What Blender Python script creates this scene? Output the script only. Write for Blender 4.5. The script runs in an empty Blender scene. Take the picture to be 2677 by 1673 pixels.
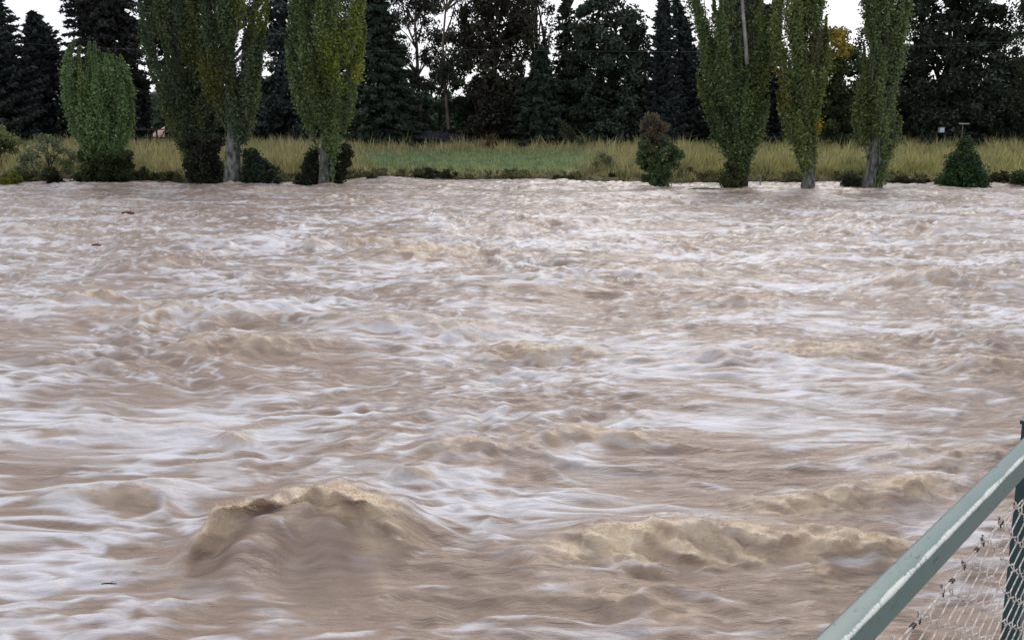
import bpy, math, random
import numpy as np
from mathutils import Vector, Matrix

random.seed(7)
RNG = np.random.default_rng(11)
SC = bpy.context.scene
COL = SC.collection
PI = math.pi

# ------------------------------------------------------------------ camera
CAM_H = 4.0
PITCH = math.radians(12.3)
FPX = 2300.0                      # focal length in photo pixels (photo 2677 x 1673)
cam_d = bpy.data.cameras.new('camera')
cam = bpy.data.objects.new('camera', cam_d)
COL.objects.link(cam)
cam_d.sensor_width = 36.0
cam_d.lens = 36.0 * FPX / 2677.0
cam_d.clip_start = 0.05
cam_d.clip_end = 6000
cam.location = (0, 0, CAM_H)
cam.rotation_euler = (PI / 2 - PITCH, 0, 0)
SC.camera = cam

# ------------------------------------------------------------------ sky, sun, exposure
SUN_EL, SUN_AZ = math.radians(42), math.radians(14)      # soft light from beyond the river, a little right
world = bpy.data.worlds.new('World')
SC.world = world
world.use_nodes = True
wn = world.node_tree
wn.nodes.clear()
w_out = wn.nodes.new('ShaderNodeOutputWorld')
w_bg = wn.nodes.new('ShaderNodeBackground')
w_sky = wn.nodes.new('ShaderNodeTexSky')
w_sky.sky_type = 'NISHITA'
w_sky.sun_disc = False
w_sky.sun_elevation = SUN_EL
w_sky.sun_rotation = SUN_AZ
w_sky.dust_density = 3.0
w_mix = wn.nodes.new('ShaderNodeMix')
w_mix.data_type = 'RGBA'
w_mix.inputs[0].default_value = 0.80                     # the cloud sheet that covers nearly all of the blue
w_tc = wn.nodes.new('ShaderNodeTexCoord')
w_map = wn.nodes.new('ShaderNodeMapping')
w_map.inputs['Scale'].default_value = (1.0, 1.0, 2.5)
w_noise = wn.nodes.new('ShaderNodeTexNoise')
w_noise.inputs['Scale'].default_value = 2.2
w_noise.inputs['Detail'].default_value = 5
w_ramp = wn.nodes.new('ShaderNodeMix')
w_ramp.data_type = 'RGBA'
w_ramp.inputs[6].default_value = (8.7, 8.95, 9.9, 1)
w_ramp.inputs[7].default_value = (10.4, 10.5, 11.2, 1)
wn.links.new(w_tc.outputs['Generated'], w_map.inputs['Vector'])
wn.links.new(w_map.outputs['Vector'], w_noise.inputs['Vector'])
wn.links.new(w_noise.outputs['Fac'], w_ramp.inputs[0])
wn.links.new(w_sky.outputs['Color'], w_mix.inputs[6])
wn.links.new(w_ramp.outputs[2], w_mix.inputs[7])
wn.links.new(w_mix.outputs[2], w_bg.inputs['Color'])
w_bg.inputs['Strength'].default_value = 0.115
wn.links.new(w_bg.outputs[0], w_out.inputs['Surface'])

sun_d = bpy.data.lights.new('sun', 'SUN')
sun_d.energy = 1.1
sun_d.angle = math.radians(28)
sun_d.color = (1.0, 0.95, 0.88)
sun = bpy.data.objects.new('sun', sun_d)
COL.objects.link(sun)
sdir = Vector((math.sin(SUN_AZ) * math.cos(SUN_EL), math.cos(SUN_AZ) * math.cos(SUN_EL), math.sin(SUN_EL)))
sun.rotation_euler = sdir.to_track_quat('Z', 'Y').to_euler()
sun.location = (30, 60, 60)

SC.view_settings.view_transform = 'Standard'
SC.view_settings.look = 'None'
SC.view_settings.exposure = 0.0
SC.view_settings.gamma = 1.0
SC.render.engine = 'CYCLES'
SC.cycles.max_bounces = 6
SC.cycles.diffuse_bounces = 3
SC.cycles.transparent_max_bounces = 6

# ------------------------------------------------------------------ helpers
CP, SP = math.cos(PITCH), math.sin(PITCH)


def ray(px, py):
    """direction seen at a place of the photo, per metre of distance ahead"""
    u = (px - 1338.5) / FPX
    v = (836.5 - py) / FPX
    f = CP + v * SP
    return u / f, (-SP + v * CP) / f


def world_x(px, py, Y):
    return ray(px, py)[0] * Y


def world_z(px, py, Y):
    return CAM_H + ray(px, py)[1] * Y


def tag(o, label=None, cat=None, group=None, kind=None):
    if label:
        o['label'] = label
    if cat:
        o['category'] = cat
    if group:
        o['group'] = group
    if kind:
        o['kind'] = kind
    return o


def empty(name, loc=(0, 0, 0), rz=0.0):
    o = bpy.data.objects.new(name, None)
    o.empty_display_size = 0.3
    o.location = loc
    o.rotation_euler = (0, 0, rz)
    COL.objects.link(o)
    return o


def mesh_obj(name, verts, faces, mat=None, parent=None, smooth=False, colors=None):
    """verts (N,3) array, faces: (M,k) array of equal-sized faces, or a list of lists"""
    me = bpy.data.meshes.new(name)
    verts = np.asarray(verts, dtype=np.float32)
    if isinstance(faces, np.ndarray):
        m, k = faces.shape
        me.vertices.add(len(verts))
        me.vertices.foreach_set('co', verts.ravel())
        me.loops.add(m * k)
        me.loops.foreach_set('vertex_index', faces.astype(np.int32).ravel())
        me.polygons.add(m)
        me.polygons.foreach_set('loop_start', np.arange(0, m * k, k, dtype=np.int32))
        me.polygons.foreach_set('loop_total', np.full(m, k, dtype=np.int32))
        me.update(calc_edges=True)
    else:
        me.from_pydata([tuple(map(float, v)) for v in verts], [], faces)
        me.update()
    if smooth:
        me.polygons.foreach_set('use_smooth', np.ones(len(me.polygons), dtype=bool))
    if colors is not None:
        at = me.color_attributes.new('Col', 'FLOAT_COLOR', 'POINT')
        c = np.ones((len(verts), 4), dtype=np.float32)
        c[:, :colors.shape[1]] = colors
        at.data.foreach_set('color', c.ravel())
    if mat:
        me.materials.append(mat)
    o = bpy.data.objects.new(name, me)
    COL.objects.link(o)
    if parent is not None:
        o.parent = parent
    return o


class MB:
    """collects boxes and tubes into one mesh"""

    def __init__(self):
        self.v, self.f = [], []

    def box(self, c, s, M=None, taper=1.0):
        cx, cy, cz = c
        hx, hy, hz = s[0] / 2, s[1] / 2, s[2] / 2
        b = len(self.v)
        for z, t in ((-hz, 1.0), (hz, taper)):
            for x, y in ((-hx, -hy), (hx, -hy), (hx, hy), (-hx, hy)):
                p = Vector((cx + x * t, cy + y * t, cz + z))
                self.v.append(tuple(M @ p) if M else tuple(p))
        for q in ((0, 3, 2, 1), (4, 5, 6, 7), (0, 1, 5, 4), (1, 2, 6, 5), (2, 3, 7, 6), (3, 0, 4, 7)):
            self.f.append([b + i for i in q])
        return self

    def tube(self, pts, radii, n=8, cap=True):
        pts = [Vector(p) for p in pts]
        if not hasattr(radii, '__len__'):
            radii = [radii] * len(pts)
        b = len(self.v)
        up = Vector((0, 0, 1))
        prev = None
        for i, p in enumerate(pts):
            t = (pts[min(i + 1, len(pts) - 1)] - pts[max(i - 1, 0)]).normalized()
            if prev is None:
                a = up if abs(t.dot(up)) < 0.9 else Vector((1, 0, 0))
                nx = t.cross(a).normalized()
            else:
                nx = (prev - t * prev.dot(t)).normalized()
            prev = nx
            ny = t.cross(nx)
            for k in range(n):
                an = 2 * PI * k / n
                self.v.append(tuple(p + (nx * math.cos(an) + ny * math.sin(an)) * radii[i]))
        for i in range(len(pts) - 1):
            for k in range(n):
                a0, a1 = b + i * n + k, b + i * n + (k + 1) % n
                self.f.append([a0, a1, a1 + n, a0 + n])
        if cap:
            self.f.append([b + k for k in range(n)][::-1])
            e = b + (len(pts) - 1) * n
            self.f.append([e + k for k in range(n)])
        return self

    def build(self, name, mat, parent=None, smooth=False):
        return mesh_obj(name, np.array(self.v), self.f, mat, parent, smooth)


# vectorised gradient noise ----------------------------------------------------
_prm = np.random.default_rng(5).permutation(4096).astype(np.int32)
_ang = np.random.default_rng(6).random(4096) * 2 * PI
_gx, _gy = np.cos(_ang).astype(np.float32), np.sin(_ang).astype(np.float32)


def gn(x, y, seed=0):
    x = np.asarray(x, dtype=np.float64) + seed * 37.13
    y = np.asarray(y, dtype=np.float64) + seed * 91.71
    xi, yi = np.floor(x).astype(np.int64), np.floor(y).astype(np.int64)
    fx, fy = (x - xi).astype(np.float32), (y - yi).astype(np.float32)
    u = fx * fx * fx * (fx * (fx * 6 - 15) + 10)
    v = fy * fy * fy * (fy * (fy * 6 - 15) + 10)

    def g(ix, iy, dx, dy):
        h = _prm[(_prm[ix & 4095] + iy) & 4095]
        return _gx[h] * dx + _gy[h] * dy
    a = g(xi, yi, fx, fy)
    b = g(xi + 1, yi, fx - 1, fy)
    c = g(xi, yi + 1, fx, fy - 1)
    d = g(xi + 1, yi + 1, fx - 1, fy - 1)
    return (a + u * (b - a) + v * ((c + u * (d - c)) - (a + u * (b - a)))) * 1.5


def fbm(x, y, seed=0, octv=4, gain=0.5):
    s, a, t = 0, 1.0, 0
    for i in range(octv):
        s = s + a * gn(x * 2 ** i, y * 2 ** i, seed + i * 3)
        t += a
        a *= gain
    return s / t


def sstep(a, b, x):
    t = np.clip((x - a) / (b - a), 0, 1)
    return t * t * (3 - 2 * t)


# ------------------------------------------------------------------ materials
def new_mat(name):
    m = bpy.data.materials.new(name)
    m.use_nodes = True
    nt = m.node_tree
    b = nt.nodes['Principled BSDF']
    return m, nt, b


def plain(name, col, rough=0.7, noise=0.25, scale=8.0, metallic=0.0, bump=0.0, stretch=(1, 1, 1)):
    m, nt, b = new_mat(name)
    tc = nt.nodes.new('ShaderNodeTexCoord')
    mp = nt.nodes.new('ShaderNodeMapping')
    mp.inputs['Scale'].default_value = stretch
    nz = nt.nodes.new('ShaderNodeTexNoise')
    nz.inputs['Scale'].default_value = scale
    nz.inputs['Detail'].default_value = 6
    nt.links.new(tc.outputs['Object'], mp.inputs['Vector'])
    nt.links.new(mp.outputs['Vector'], nz.inputs['Vector'])
    mx = nt.nodes.new('ShaderNodeMix')
    mx.data_type = 'RGBA'
    mx.inputs[6].default_value = (*[c * (1 - noise) for c in col], 1)
    mx.inputs[7].default_value = (*[min(1, c * (1 + noise)) for c in col], 1)
    ct = nt.nodes.new('ShaderNodeMapRange')
    ct.inputs[1].default_value = 0.36
    ct.inputs[2].default_value = 0.64
    nt.links.new(nz.outputs['Fac'], ct.inputs[0])
    nt.links.new(ct.outputs[0], mx.inputs[0])
    nt.links.new(mx.outputs[2], b.inputs['Base Color'])
    b.inputs['Roughness'].default_value = rough
    b.inputs['Metallic'].default_value = metallic
    if bump:
        bp = nt.nodes.new('ShaderNodeBump')
        bp.inputs['Strength'].default_value = bump
        bp.inputs['Distance'].default_value = 0.05
        nt.links.new(nz.outputs['Fac'], bp.inputs['Height'])
        nt.links.new(bp.outputs['Normal'], b.inputs['Normal'])
    return m


def leaf_mat(name, transl=0.25):
    m, nt, b = new_mat(name)
    at = nt.nodes.new('ShaderNodeAttribute')
    at.attribute_name = 'Col'
    nt.links.new(at.outputs['Color'], b.inputs['Base Color'])
    b.inputs['Roughness'].default_value = 0.65
    b.inputs['Specular IOR Level'].default_value = 0.25
    tr = nt.nodes.new('ShaderNodeBsdfTranslucent')
    nt.links.new(at.outputs['Color'], tr.inputs['Color'])
    ms = nt.nodes.new('ShaderNodeMixShader')
    ms.inputs[0].default_value = transl
    out = nt.nodes['Material Output']
    nt.links.new(b.outputs[0], ms.inputs[1])
    nt.links.new(tr.outputs[0], ms.inputs[2])
    nt.links.new(ms.outputs[0], out.inputs['Surface'])
    return m


M_LEAF = leaf_mat('leaves', 0.30)
M_NEEDLE = leaf_mat('needles', 0.12)
M_GRASS = leaf_mat('grass_blades', 0.30)
M_BARK_PALE = plain('pale_bark', (0.115, 0.120, 0.108), 0.9, 0.72, 5.0, bump=1.0, stretch=(1, 1, 0.4))
M_BARK_DARK = plain('dark_bark', (0.035, 0.028, 0.024), 0.95, 0.5, 4.0, bump=0.8, stretch=(1, 1, 0.3))
M_BARK_GUM = plain('gum_bark', (0.13, 0.10, 0.08), 0.9, 0.5, 2.0, bump=0.5, stretch=(1, 1, 0.3))
M_DEAD = plain('dead_wood', (0.27, 0.26, 0.235), 0.9, 0.3, 5.0, stretch=(1, 1, 0.3))
M_TIMBER = plain('weathered_timber', (0.20, 0.16, 0.13), 0.85, 0.4, 6.0)

# ------------------------------------------------------------------ shore line and land
SHORE_PX = [(-900, 474), (-200, 474), (0, 474), (170, 476), (320, 477), (480, 480), (740, 480), (900, 471), (1000, 463),
            (1100, 467), (1250, 471), (1400, 470), (1480, 475), (1560, 479), (1650, 482), (1800, 480), (1990, 478),
            (2200, 478), (2400, 479), (2677, 481), (2900, 482), (3500, 482)]
_sx, _sy = [], []
for _px, _py in SHORE_PX:
    rx, rz = ray(_px, _py)
    Y = -CAM_H / rz
    _sx.append(rx * Y)
    _sy.append(Y)
_sx, _sy = np.array(_sx), np.array(_sy)


def shore(x):
    x = np.asarray(x, dtype=float)
    return np.interp(x, _sx, _sy) + 0.7 * gn(x / 2.2, x * 0 + 3.3, 3) + 0.35 * gn(x / 0.7, x * 0 + 1.1, 4)


def land_z(x, y):
    t = y - shore(x)
    lip = 0.42 + 0.12 * gn(x / 3.0, x * 0, 9)
    z = np.where(t < 0, 0.45 * t, lip * sstep(0, 1.1, t))
    z = z + np.where(t > 0.8, (np.clip(t, 0.8, 46) - 0.8) * 0.036, 0)
    z = z + np.where(t > 1.0, 0.10 * gn(x / 6, y / 6, 12), 0)
    return np.maximum(z, -2.5)


xs = np.concatenate([np.linspace(-2500, -90, 14), np.linspace(-80, 80, 181), np.linspace(90, 2500, 14)])
ts = np.concatenate([[-5, -3, -1.5, -0.6], np.linspace(0, 2.4, 13), np.linspace(3, 60, 70),
                     np.geomspace(65, 4000, 22)])
GX, GT = np.meshgrid(xs, ts)
GY = shore(GX) + GT
GZ = land_z(GX, GY)
V = np.stack([GX, GY, GZ], -1).reshape(-1, 3)
nr, nc = GX.shape
idx = np.arange(nr * nc).reshape(nr, nc)
F = np.stack([idx[:-1, :-1], idx[:-1, 1:], idx[1:, 1:], idx[1:, :-1]], -1).reshape(-1, 4)


def field_tint(x, y):
    """0 = dry straw, 1 = green pasture: the mown-looking part of the field"""
    gl = world_x(940, 410, 1.0) * y
    gr = world_x(1560, 410, 1.0) * y
    t = y - shore(x)
    g = sstep(-2.0, 2.5, x - gl) * (1 - sstep(-4, 3.0, x - gr)) * sstep(0.4, 2.5, t) * (1 - sstep(23, 29, t + 4 * gn(x / 6, y / 6, 21)))
    g2 = sstep(0, 1.5, x - 19.5) * (1 - sstep(0, 1.5, x - 23.0)) * sstep(22, 26, t) * (1 - sstep(34, 40, t))
    return np.clip(g + g2, 0, 1)


tint = field_tint(V[:, 0], V[:, 1])
tt = V[:, 1] - shore(V[:, 0])
nz1 = 0.5 + 0.5 * fbm(V[:, 0] / 3, V[:, 1] / 3, 31)
straw = np.array([0.27, 0.225, 0.12])
green = np.array([0.15, 0.215, 0.10])
mud = np.array([0.075, 0.056, 0.044])
cc = straw[None] * (1 - tint[:, None]) + green[None] * tint[:, None]
cc = cc * (0.7 + 0.6 * nz1[:, None])
mudm = (1 - sstep(0.3, 1.6, tt + 0.5 * gn(V[:, 0] / 1.5, V[:, 1] / 1.5, 8)))[:, None]
cc = cc * (1 - mudm) + mud[None] * mudm
m, nt, b = new_mat('field_soil_and_grass')
at = nt.nodes.new('ShaderNodeAttribute')
at.attribute_name = 'Col'
nzn = nt.nodes.new('ShaderNodeTexNoise')
nzn.inputs['Scale'].default_value = 3.0
nzn.inputs['Detail'].default_value = 8
tcn = nt.nodes.new('ShaderNodeTexCoord')
nt.links.new(tcn.outputs['Object'], nzn.inputs['Vector'])
mul = nt.nodes.new('ShaderNodeMix')
mul.data_type = 'RGBA'
mul.blend_type = 'MULTIPLY'
mul.inputs[0].default_value = 0.6
nt.links.new(at.outputs['Color'], mul.inputs[6])
rmp = nt.nodes.new('ShaderNodeMapRange')
rmp.inputs[1].default_value = 0.3
rmp.inputs[2].default_value = 0.7
rmp.inputs[3].default_value = 0.4
rmp.inputs[4].default_value = 1.2
nt.links.new(nzn.outputs['Fac'], rmp.inputs[0])
nt.links.new(rmp.outputs[0], mul.inputs[7])
nt.links.new(mul.outputs[2], b.inputs['Base Color'])
b.inputs['Roughness'].default_value = 0.95
ground = mesh_obj('field_ground', V, F, m, smooth=True, colors=cc)
tag(ground, 'low grassy field beyond the flooded river, straw and green, edged by a muddy bank', kind='structure')

# ------------------------------------------------------------------ river
SPRAY = []


def river():
    y0, y1, k = 4.6, 82.0, 0.00300
    near = -np.geomspace(14, 0.4, 12) + 4.6
    rows = [y0]
    while rows[-1] < y1:
        q = rows[-1]
        rows.append(q + max(0.017, min(q * (k if q < 16 else 0.0040), 0.16)))
    rows = np.concatenate([near, np.array(rows)])
    uc = np.linspace(-1, 1, 740)
    side = np.geomspace(1.02, 14, 26)
    u = np.concatenate([-side[::-1], uc, side])
    U, Y = np.meshgrid(u, rows)
    W = 0.645 * np.maximum(Y, 3) + 1.0
    X = U * W
    a = np.abs(U)
    X = np.where(a > 1.0, np.sign(U) * (W + (a - 1.0) / 13.0 * 150.0), X)
    x, y = X, Y
    # drift of the pattern so nothing lines up with an axis
    wx = x + 1.0 * gn(x / 5.0, y / 3.5, 1) + 0.30 * gn(x / 1.6, y / 1.0, 2)
    wy = y + 0.42 * gn(x / 5.5, y / 4.0, 3) + 0.10 * gn(x / 1.6, y / 1.1, 4) + 0.06 * gn(x / .8, y / .5, 5) + 0.035 * x
    turb = sstep(-0.15, 0.55, fbm(wx / 6.5, wy / 4.5, 10, 3))
    # explicit waves seen in the photograph: (px, py, half width m, half length m, height m, froth, slant)
    big = [(780, 1405, 0.95, 0.55, 0.38, 0.0, 0.10),
           (608, 486, 1.3, 0.5, 0.14, 0.6, 0.0), (850, 486, 1.2, 0.5, 0.14, 0.6, 0.0), (1712, 497, 1.3, 0.5, 0.14, 0.6, 0.0),
           (1940, 497, 1.4, 0.5, 0.15, 0.7, 0.0), (2112, 503, 1.2, 0.5, 0.15, 0.6, 0.0), (2272, 498, 1.3, 0.5, 0.15, 0.6, 0.0),
           (2515, 492, 1.3, 0.5, 0.10, 0.4, 0.0), (270, 484, 2.0, 0.6, 0.10, 0.4, 0.0),
           (450, 830, 3.4, 0.9, 0.24, 0.35, -0.05), (240, 790, 1.0, 0.35, 0.28, 1.0, 0.0),
           (680, 905, 1.5, 0.5, 0.18, 0.7, -0.05), (1000, 860, 1.4, 0.5, 0.20, 0.5, -0.1),
           (1230, 870, 1.8, 0.5, 0.18, 0.8, -0.06), (1420, 930, 1.4, 0.5, 0.18, 0.8, -0.1),
           (1760, 725, 1.5, 0.5, 0.24, 0.9, 0.0), (1500, 745, 1.5, 0.5, 0.15, 0.3, 0.0),
           (2430, 605, 1.1, 0.4, 0.30, 0.5, -0.1), (2440, 745, 1.6, 0.5, 0.24, 0.8, 0.1),
           (1120, 670, 1.8, 0.6, 0.18, 0.9, 0.0), (820, 640, 0.4, 0.3, 0.30, 1.0, 0.0),
           (960, 640, 1.6, 0.5, 0.15, 0.8, 0.0), (1450, 590, 3.5, 0.8, 0.22, 0.5, 0.05),
           (100, 615, 2.4, 0.8, 0.22, 0.5, 0.1), (1950, 795, 1.4, 0.5, 0.16, 0.5, 0.0),
           (2150, 930, 1.6, 0.5, 0.16, 0.9, 0.1), (1900, 955, 1.0, 0.45, 0.18, 0.6, -0.1),
           (2590, 960, 1.4, 0.35, 0.22, 0.6, -0.2), (1550, 1160, 1.0, 0.30, 0.12, 1.0, 0.0),
           (1250, 1190, 0.7, 0.25, 0.10, 1.0, 0.0), (1080, 1265, 0.28, 0.18, 0.12, 0.9, 0.0),
           (620, 1145, 0.25, 0.14, 0.12, 1.0, 0.0), (330, 1120, 1.5, 0.35, 0.12, 0.3, 0.05),
           (2380, 1290, 0.75, 0.28, 0.16, 1.1, 0.15), (2120, 1330, 0.9, 0.28, 0.13, 1.0, 0.1),
           (1640, 1430, 0.85, 0.32, 0.20, 1.15, 0.12), (2200, 1440, 0.65, 0.26, 0.18, 1.1, -0.1),
           (1900, 1420, 0.8, 0.28, 0.13, 1.0, 0.0), (320, 1290, 0.9, 0.25, 0.14, 0.6, 0.0),
           (1600, 1590, 0.8, 0.22, 0.08, 0.5, -0.3), (2450, 1210, 1.2, 0.4, 0.12, 0.7, 0.05),
           (750, 500, 5.0, 1.5, 0.14, 0.4, 0.0), (1200, 485, 4.0, 1.2, 0.12, 0.4, 0.0)]
    hb = np.zeros_like(x)
    froth = np.zeros_like(x)
    lean = np.zeros_like(x)
    for px, py, lx, ly, am, fr, sl in big:
        rx, rz = ray(px, py)
        cy = (-CAM_H + am * 0.6) / rz
        cx = rx * cy
        dx = wx - x + x - cx
        dx = x - cx + 0.25 * lx * gn(x / lx, y / lx, 50)
        dy = y - cy - sl * dx + 0.45 * ly * gn(x / (lx * 0.5), y / lx, 51)
        e = np.exp(-(dx / lx) ** 2)
        prof = np.where(dy < 0, np.exp(-(dy / (ly * 0.75)) ** 2), np.exp(-(dy / (ly * 1.5)) ** 2))
        hb += am * e * prof
        if fr > 0:
            fm = np.exp(-(dx / (lx * 0.9)) ** 2 - (dy / (ly * 1.0)) ** 2)
            froth = np.maximum(froth, fr * fm)
    # the big breaking crest behind the smooth hump: an arc
    def arc(px_py, width, am, fr, ln):
        nonlocal hb, froth, lean
        P = []
        for px, py in px_py:
            rx, rz = ray(px, py)
            cy = (-CAM_H + am * 0.75) / rz
            P.append((rx * cy, cy))
        P = sorted(P)
        ax = np.array([p[0] for p in P])
        ay = np.array([p[1] for p in P])
        yc = np.interp(x, ax, ay) + 0.06 * gn(x / 0.22, y / 0.6, 61) + 0.15 * gn(x / 0.5, y / 0.9, 62)
        ends = sstep(ax[0] - 0.35, ax[0] + 0.35, x) * (1 - sstep(ax[-1] - 0.5, ax[-1] + 0.3, x))
        d = y - yc
        pr = np.where(d < 0, np.exp(-(d / (width * 0.75)) ** 2), np.exp(-(d / (width * 2.2)) ** 2))
        hb += am * ends * pr * (0.75 + 0.7 * gn(x / 0.45, y / 0.8, 63))
        wv = width * (1 + 0.7 * gn(x / 0.4, y / 0.9, 64))
        froth = np.maximum(froth, fr * ends * np.exp(-np.abs((d - width * 0.45) / (wv * 1.6)) ** 2.5))
        lean += ln * ends * np.exp(-((d) / (width * 0.7)) ** 2)
    arc([(520, 1425), (600, 1385), (700, 1335), (860, 1318), (960, 1365), (1070, 1410)], 0.32, 0.30, 1.3, 0.24)
    arc([(1400, 1490), (1560, 1480), (1700, 1490), (1850, 1470), (2000, 1460), (2250, 1470)], 0.22, 0.05, 1.0, 0.05)
    far = sstep(8, 30, y)
    h = hb
    h = h + (0.10 + 0.10 * far) * gn(wx / 4.6, wy / 3.0, 20)
    r1 = 1 - np.abs(gn(wx / 2.6, wy / 1.25, 21)) * 1.6
    h = h + (0.055 + 0.07 * turb) * r1 * (0.85 + 0.75 * far)
    r2 = 1 - np.abs(gn(wx / 1.15 + 0.3 * r1, wy / 0.52, 22)) * 1.6
    h = h + (0.040 + 0.046 * turb) * r2 * (0.9 + 0.7 * far)
    h = h + (0.030 + 0.036 * turb) * gn(wx / 0.55, wy / 0.22, 23) * (1 + .6 * far)
    mid = sstep(9, 14, y)
    lens = gn(wx / 0.85, wy / 0.40, 27)
    h = h + 0.030 * mid * lens * np.abs(lens)
    r3 = 1 - np.abs(gn(wx / 0.50, wy / 0.17, 24)) * 1.5
    h = h + (0.019 + 0.020 * turb) * r3 * (1 + .4 * far)
    fr = np.clip(froth, 0, 1.3)
    # boiling, lumpy water where it breaks
    cr = 0.0
    for s, am, sd in ((0.75, 0.060, 70), (0.36, 0.062, 71), (0.18, 0.052, 72), (0.09, 0.032, 73)):
        q1, q2 = x * 0.9 - y * 0.43, x * 0.43 + y * 0.9
        cr = cr + am * (0.55 - np.abs(gn(q1 / (s * 1.9) + 0.5 * gn(x / s, y / s, 74), q2 / s, sd)) * 1.4)
    h = h + np.minimum(fr, 1) * cr * (1.0 + 0.6 * far)
    h = h + (0.0045 + 0.004 * turb) * gn(wx / 0.22, wy / 0.06, 25) + (0.010 + 0.006 * turb) * gn(wx / 0.30, wy / 0.11, 26)
    # masks for the water colour: silt, tan froth, pale foam with sky reflection painted in
    crest = sstep(0.35, 0.95, r1 * 0.6 + r2 * 0.5 - 0.25)
    tan_ = np.clip(fr * (0.6 + 0.75 * gn(q1 / 0.34, q2 / 0.11, 80) + 0.5 * gn(q1 / .9, q2 / .35, 79)) + 0.55 * turb * crest * sstep(0.0, 0.5, gn(wx / 3, wy / 2, 81)), 0, 1)
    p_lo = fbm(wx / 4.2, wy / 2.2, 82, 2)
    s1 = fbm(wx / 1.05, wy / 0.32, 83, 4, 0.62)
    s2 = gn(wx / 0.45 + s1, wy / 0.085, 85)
    pale = sstep(-0.04, 0.56, 0.62 * p_lo + 0.70 * s1 + 0.30 * s2 + 0.50 * (r2 - 0.62) + 0.22 * (r3 - .6)) * (1 - 0.85 * np.clip(fr, 0, 1))  # paler on ripple crests: sky highlight painted in along with the foam
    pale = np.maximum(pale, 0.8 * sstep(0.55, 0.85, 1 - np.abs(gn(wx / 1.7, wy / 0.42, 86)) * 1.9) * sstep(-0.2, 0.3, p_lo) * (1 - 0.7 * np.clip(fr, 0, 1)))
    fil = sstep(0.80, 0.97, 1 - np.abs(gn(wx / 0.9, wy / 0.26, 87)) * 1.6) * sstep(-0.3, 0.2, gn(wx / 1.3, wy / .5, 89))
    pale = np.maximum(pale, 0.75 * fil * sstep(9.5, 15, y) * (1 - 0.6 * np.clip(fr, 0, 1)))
    # drawn-out threads in the pale streaks and silt in the near current
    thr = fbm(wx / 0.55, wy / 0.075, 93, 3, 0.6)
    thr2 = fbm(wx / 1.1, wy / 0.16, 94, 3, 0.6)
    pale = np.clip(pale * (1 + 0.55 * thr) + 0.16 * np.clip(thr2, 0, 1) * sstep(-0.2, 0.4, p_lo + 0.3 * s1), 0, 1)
    # the smooth brown face of the big wave carries no foam or painted sheen
    rx, rz = ray(800, 1470)
    cy = (-CAM_H + 0.25) / rz
    face = np.exp(-((x - rx * cy) / 0.95) ** 2 - ((y - cy) / 0.42) ** 2)
    pale = pale * (1 - 0.9 * np.clip(face * 1.4, 0, 1))
    t = y - shore(x)
    calm = sstep(34, 56, y)
    pale = pale * (1 - 0.45 * calm)
    h = h * (1 - 0.28 * calm)
    fade = 1 - sstep(-1.8, 0.4, t)
    fc = np.clip(face * 1.3, 0, 1) * 0.65 * (1 - np.clip(fr, 0, 1))
    h = h * (1 - fc) + (hb + 0.03) * fc
    h = h * (0.12 + 0.88 * fade)
    h = np.where(t > 4, -0.6, h)
    outer = 1 - sstep(1.0, 3.0, np.abs(U))
    h = h * outer
    yy = y - lean - 0.35 * fr * (h - 0.05) * 0.8
    base = np.array([0.240, 0.178, 0.138])
    base2 = np.array([0.350, 0.266, 0.212])
    deep = 0.5 + 0.5 * fbm(wx / 2.4, wy / 1.1, 88, 3)
    silt = (base[None, None] * (1 - deep[..., None]) + base2[None, None] * deep[..., None]) * (1 + 0.28 * thr + 0.22 * thr2)[..., None]
    tanc = np.array([0.62, 0.485, 0.345])
    foam_sheen = np.array([0.74, 0.75, 0.80])
    c = silt * (1 - tan_[..., None]) + tanc * tan_[..., None]
    cream = np.clip((fr - 0.55) * 1.6, 0, 1) * sstep(-0.35, 0.35, gn(q1 / 0.45, q2 / 0.16, 98)) * sstep(0.04, 0.26, h)
    c = c * (1 - 0.85 * cream[..., None]) + np.array([0.74, 0.625, 0.46]) * 0.85 * cream[..., None]
    c = c * (1 - pale[..., None] * 0.80) + foam_sheen * pale[..., None] * 0.80
    Vv = np.stack([x, yy, h], -1).reshape(-1, 3)
    nr, nc = x.shape
    ii = np.arange(nr * nc, dtype=np.int32).reshape(nr, nc)
    Ff = np.stack([ii[:-1, :-1], ii[:-1, 1:], ii[1:, 1:], ii[1:, :-1]], -1).reshape(-1, 4)
    # flecks thrown up along the breaking crests
    sel = np.where((fr * (y < 14)).ravel() > 0.62)[0]
    r = np.random.default_rng(77)
    nf = 6000
    wgt = (fr.ravel()[sel] ** 3) * np.clip(h.ravel()[sel], 0.02, 1)
    pick = r.choice(sel, nf, p=wgt / wgt.sum())
    P = Vv[pick] + r.normal(size=(nf, 3)) * np.array([0.05, 0.03, 0.0])
    P[:, 2] += r.exponential(0.018, nf)
    sz = 0.0020 + 0.0035 * r.random(nf)
    d = np.stack([0.9 + 0 * sz, 0.15 * r.normal(size=nf), 0.25 * r.normal(size=nf) - 0.25], 1)
    d2 = r.normal(size=(nf, 3))
    Tt = np.stack([P + d * sz[:, None] * 5.0, P - d * sz[:, None] * 2.0 + d2 * sz[:, None] * .5, P - d * sz[:, None] * 2.0 - d2 * sz[:, None] * .5], 1)
    SPRAY.append((Tt, tanc[None] * (0.75 + 0.45 * r.random(nf))[:, None]))
    # alpha channel carries how rough the surface is, from froth and pale streaks
    ca = np.concatenate([c.reshape(-1, 3), np.clip(tan_ + pale * 0.5, 0, 1).reshape(-1, 1)], 1)
    m, nt, b = new_mat('muddy_flood_water')
    at = nt.nodes.new('ShaderNodeAttribute')
    at.attribute_name = 'Col'
    nt.links.new(at.outputs['Color'], b.inputs['Base Color'])
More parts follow.
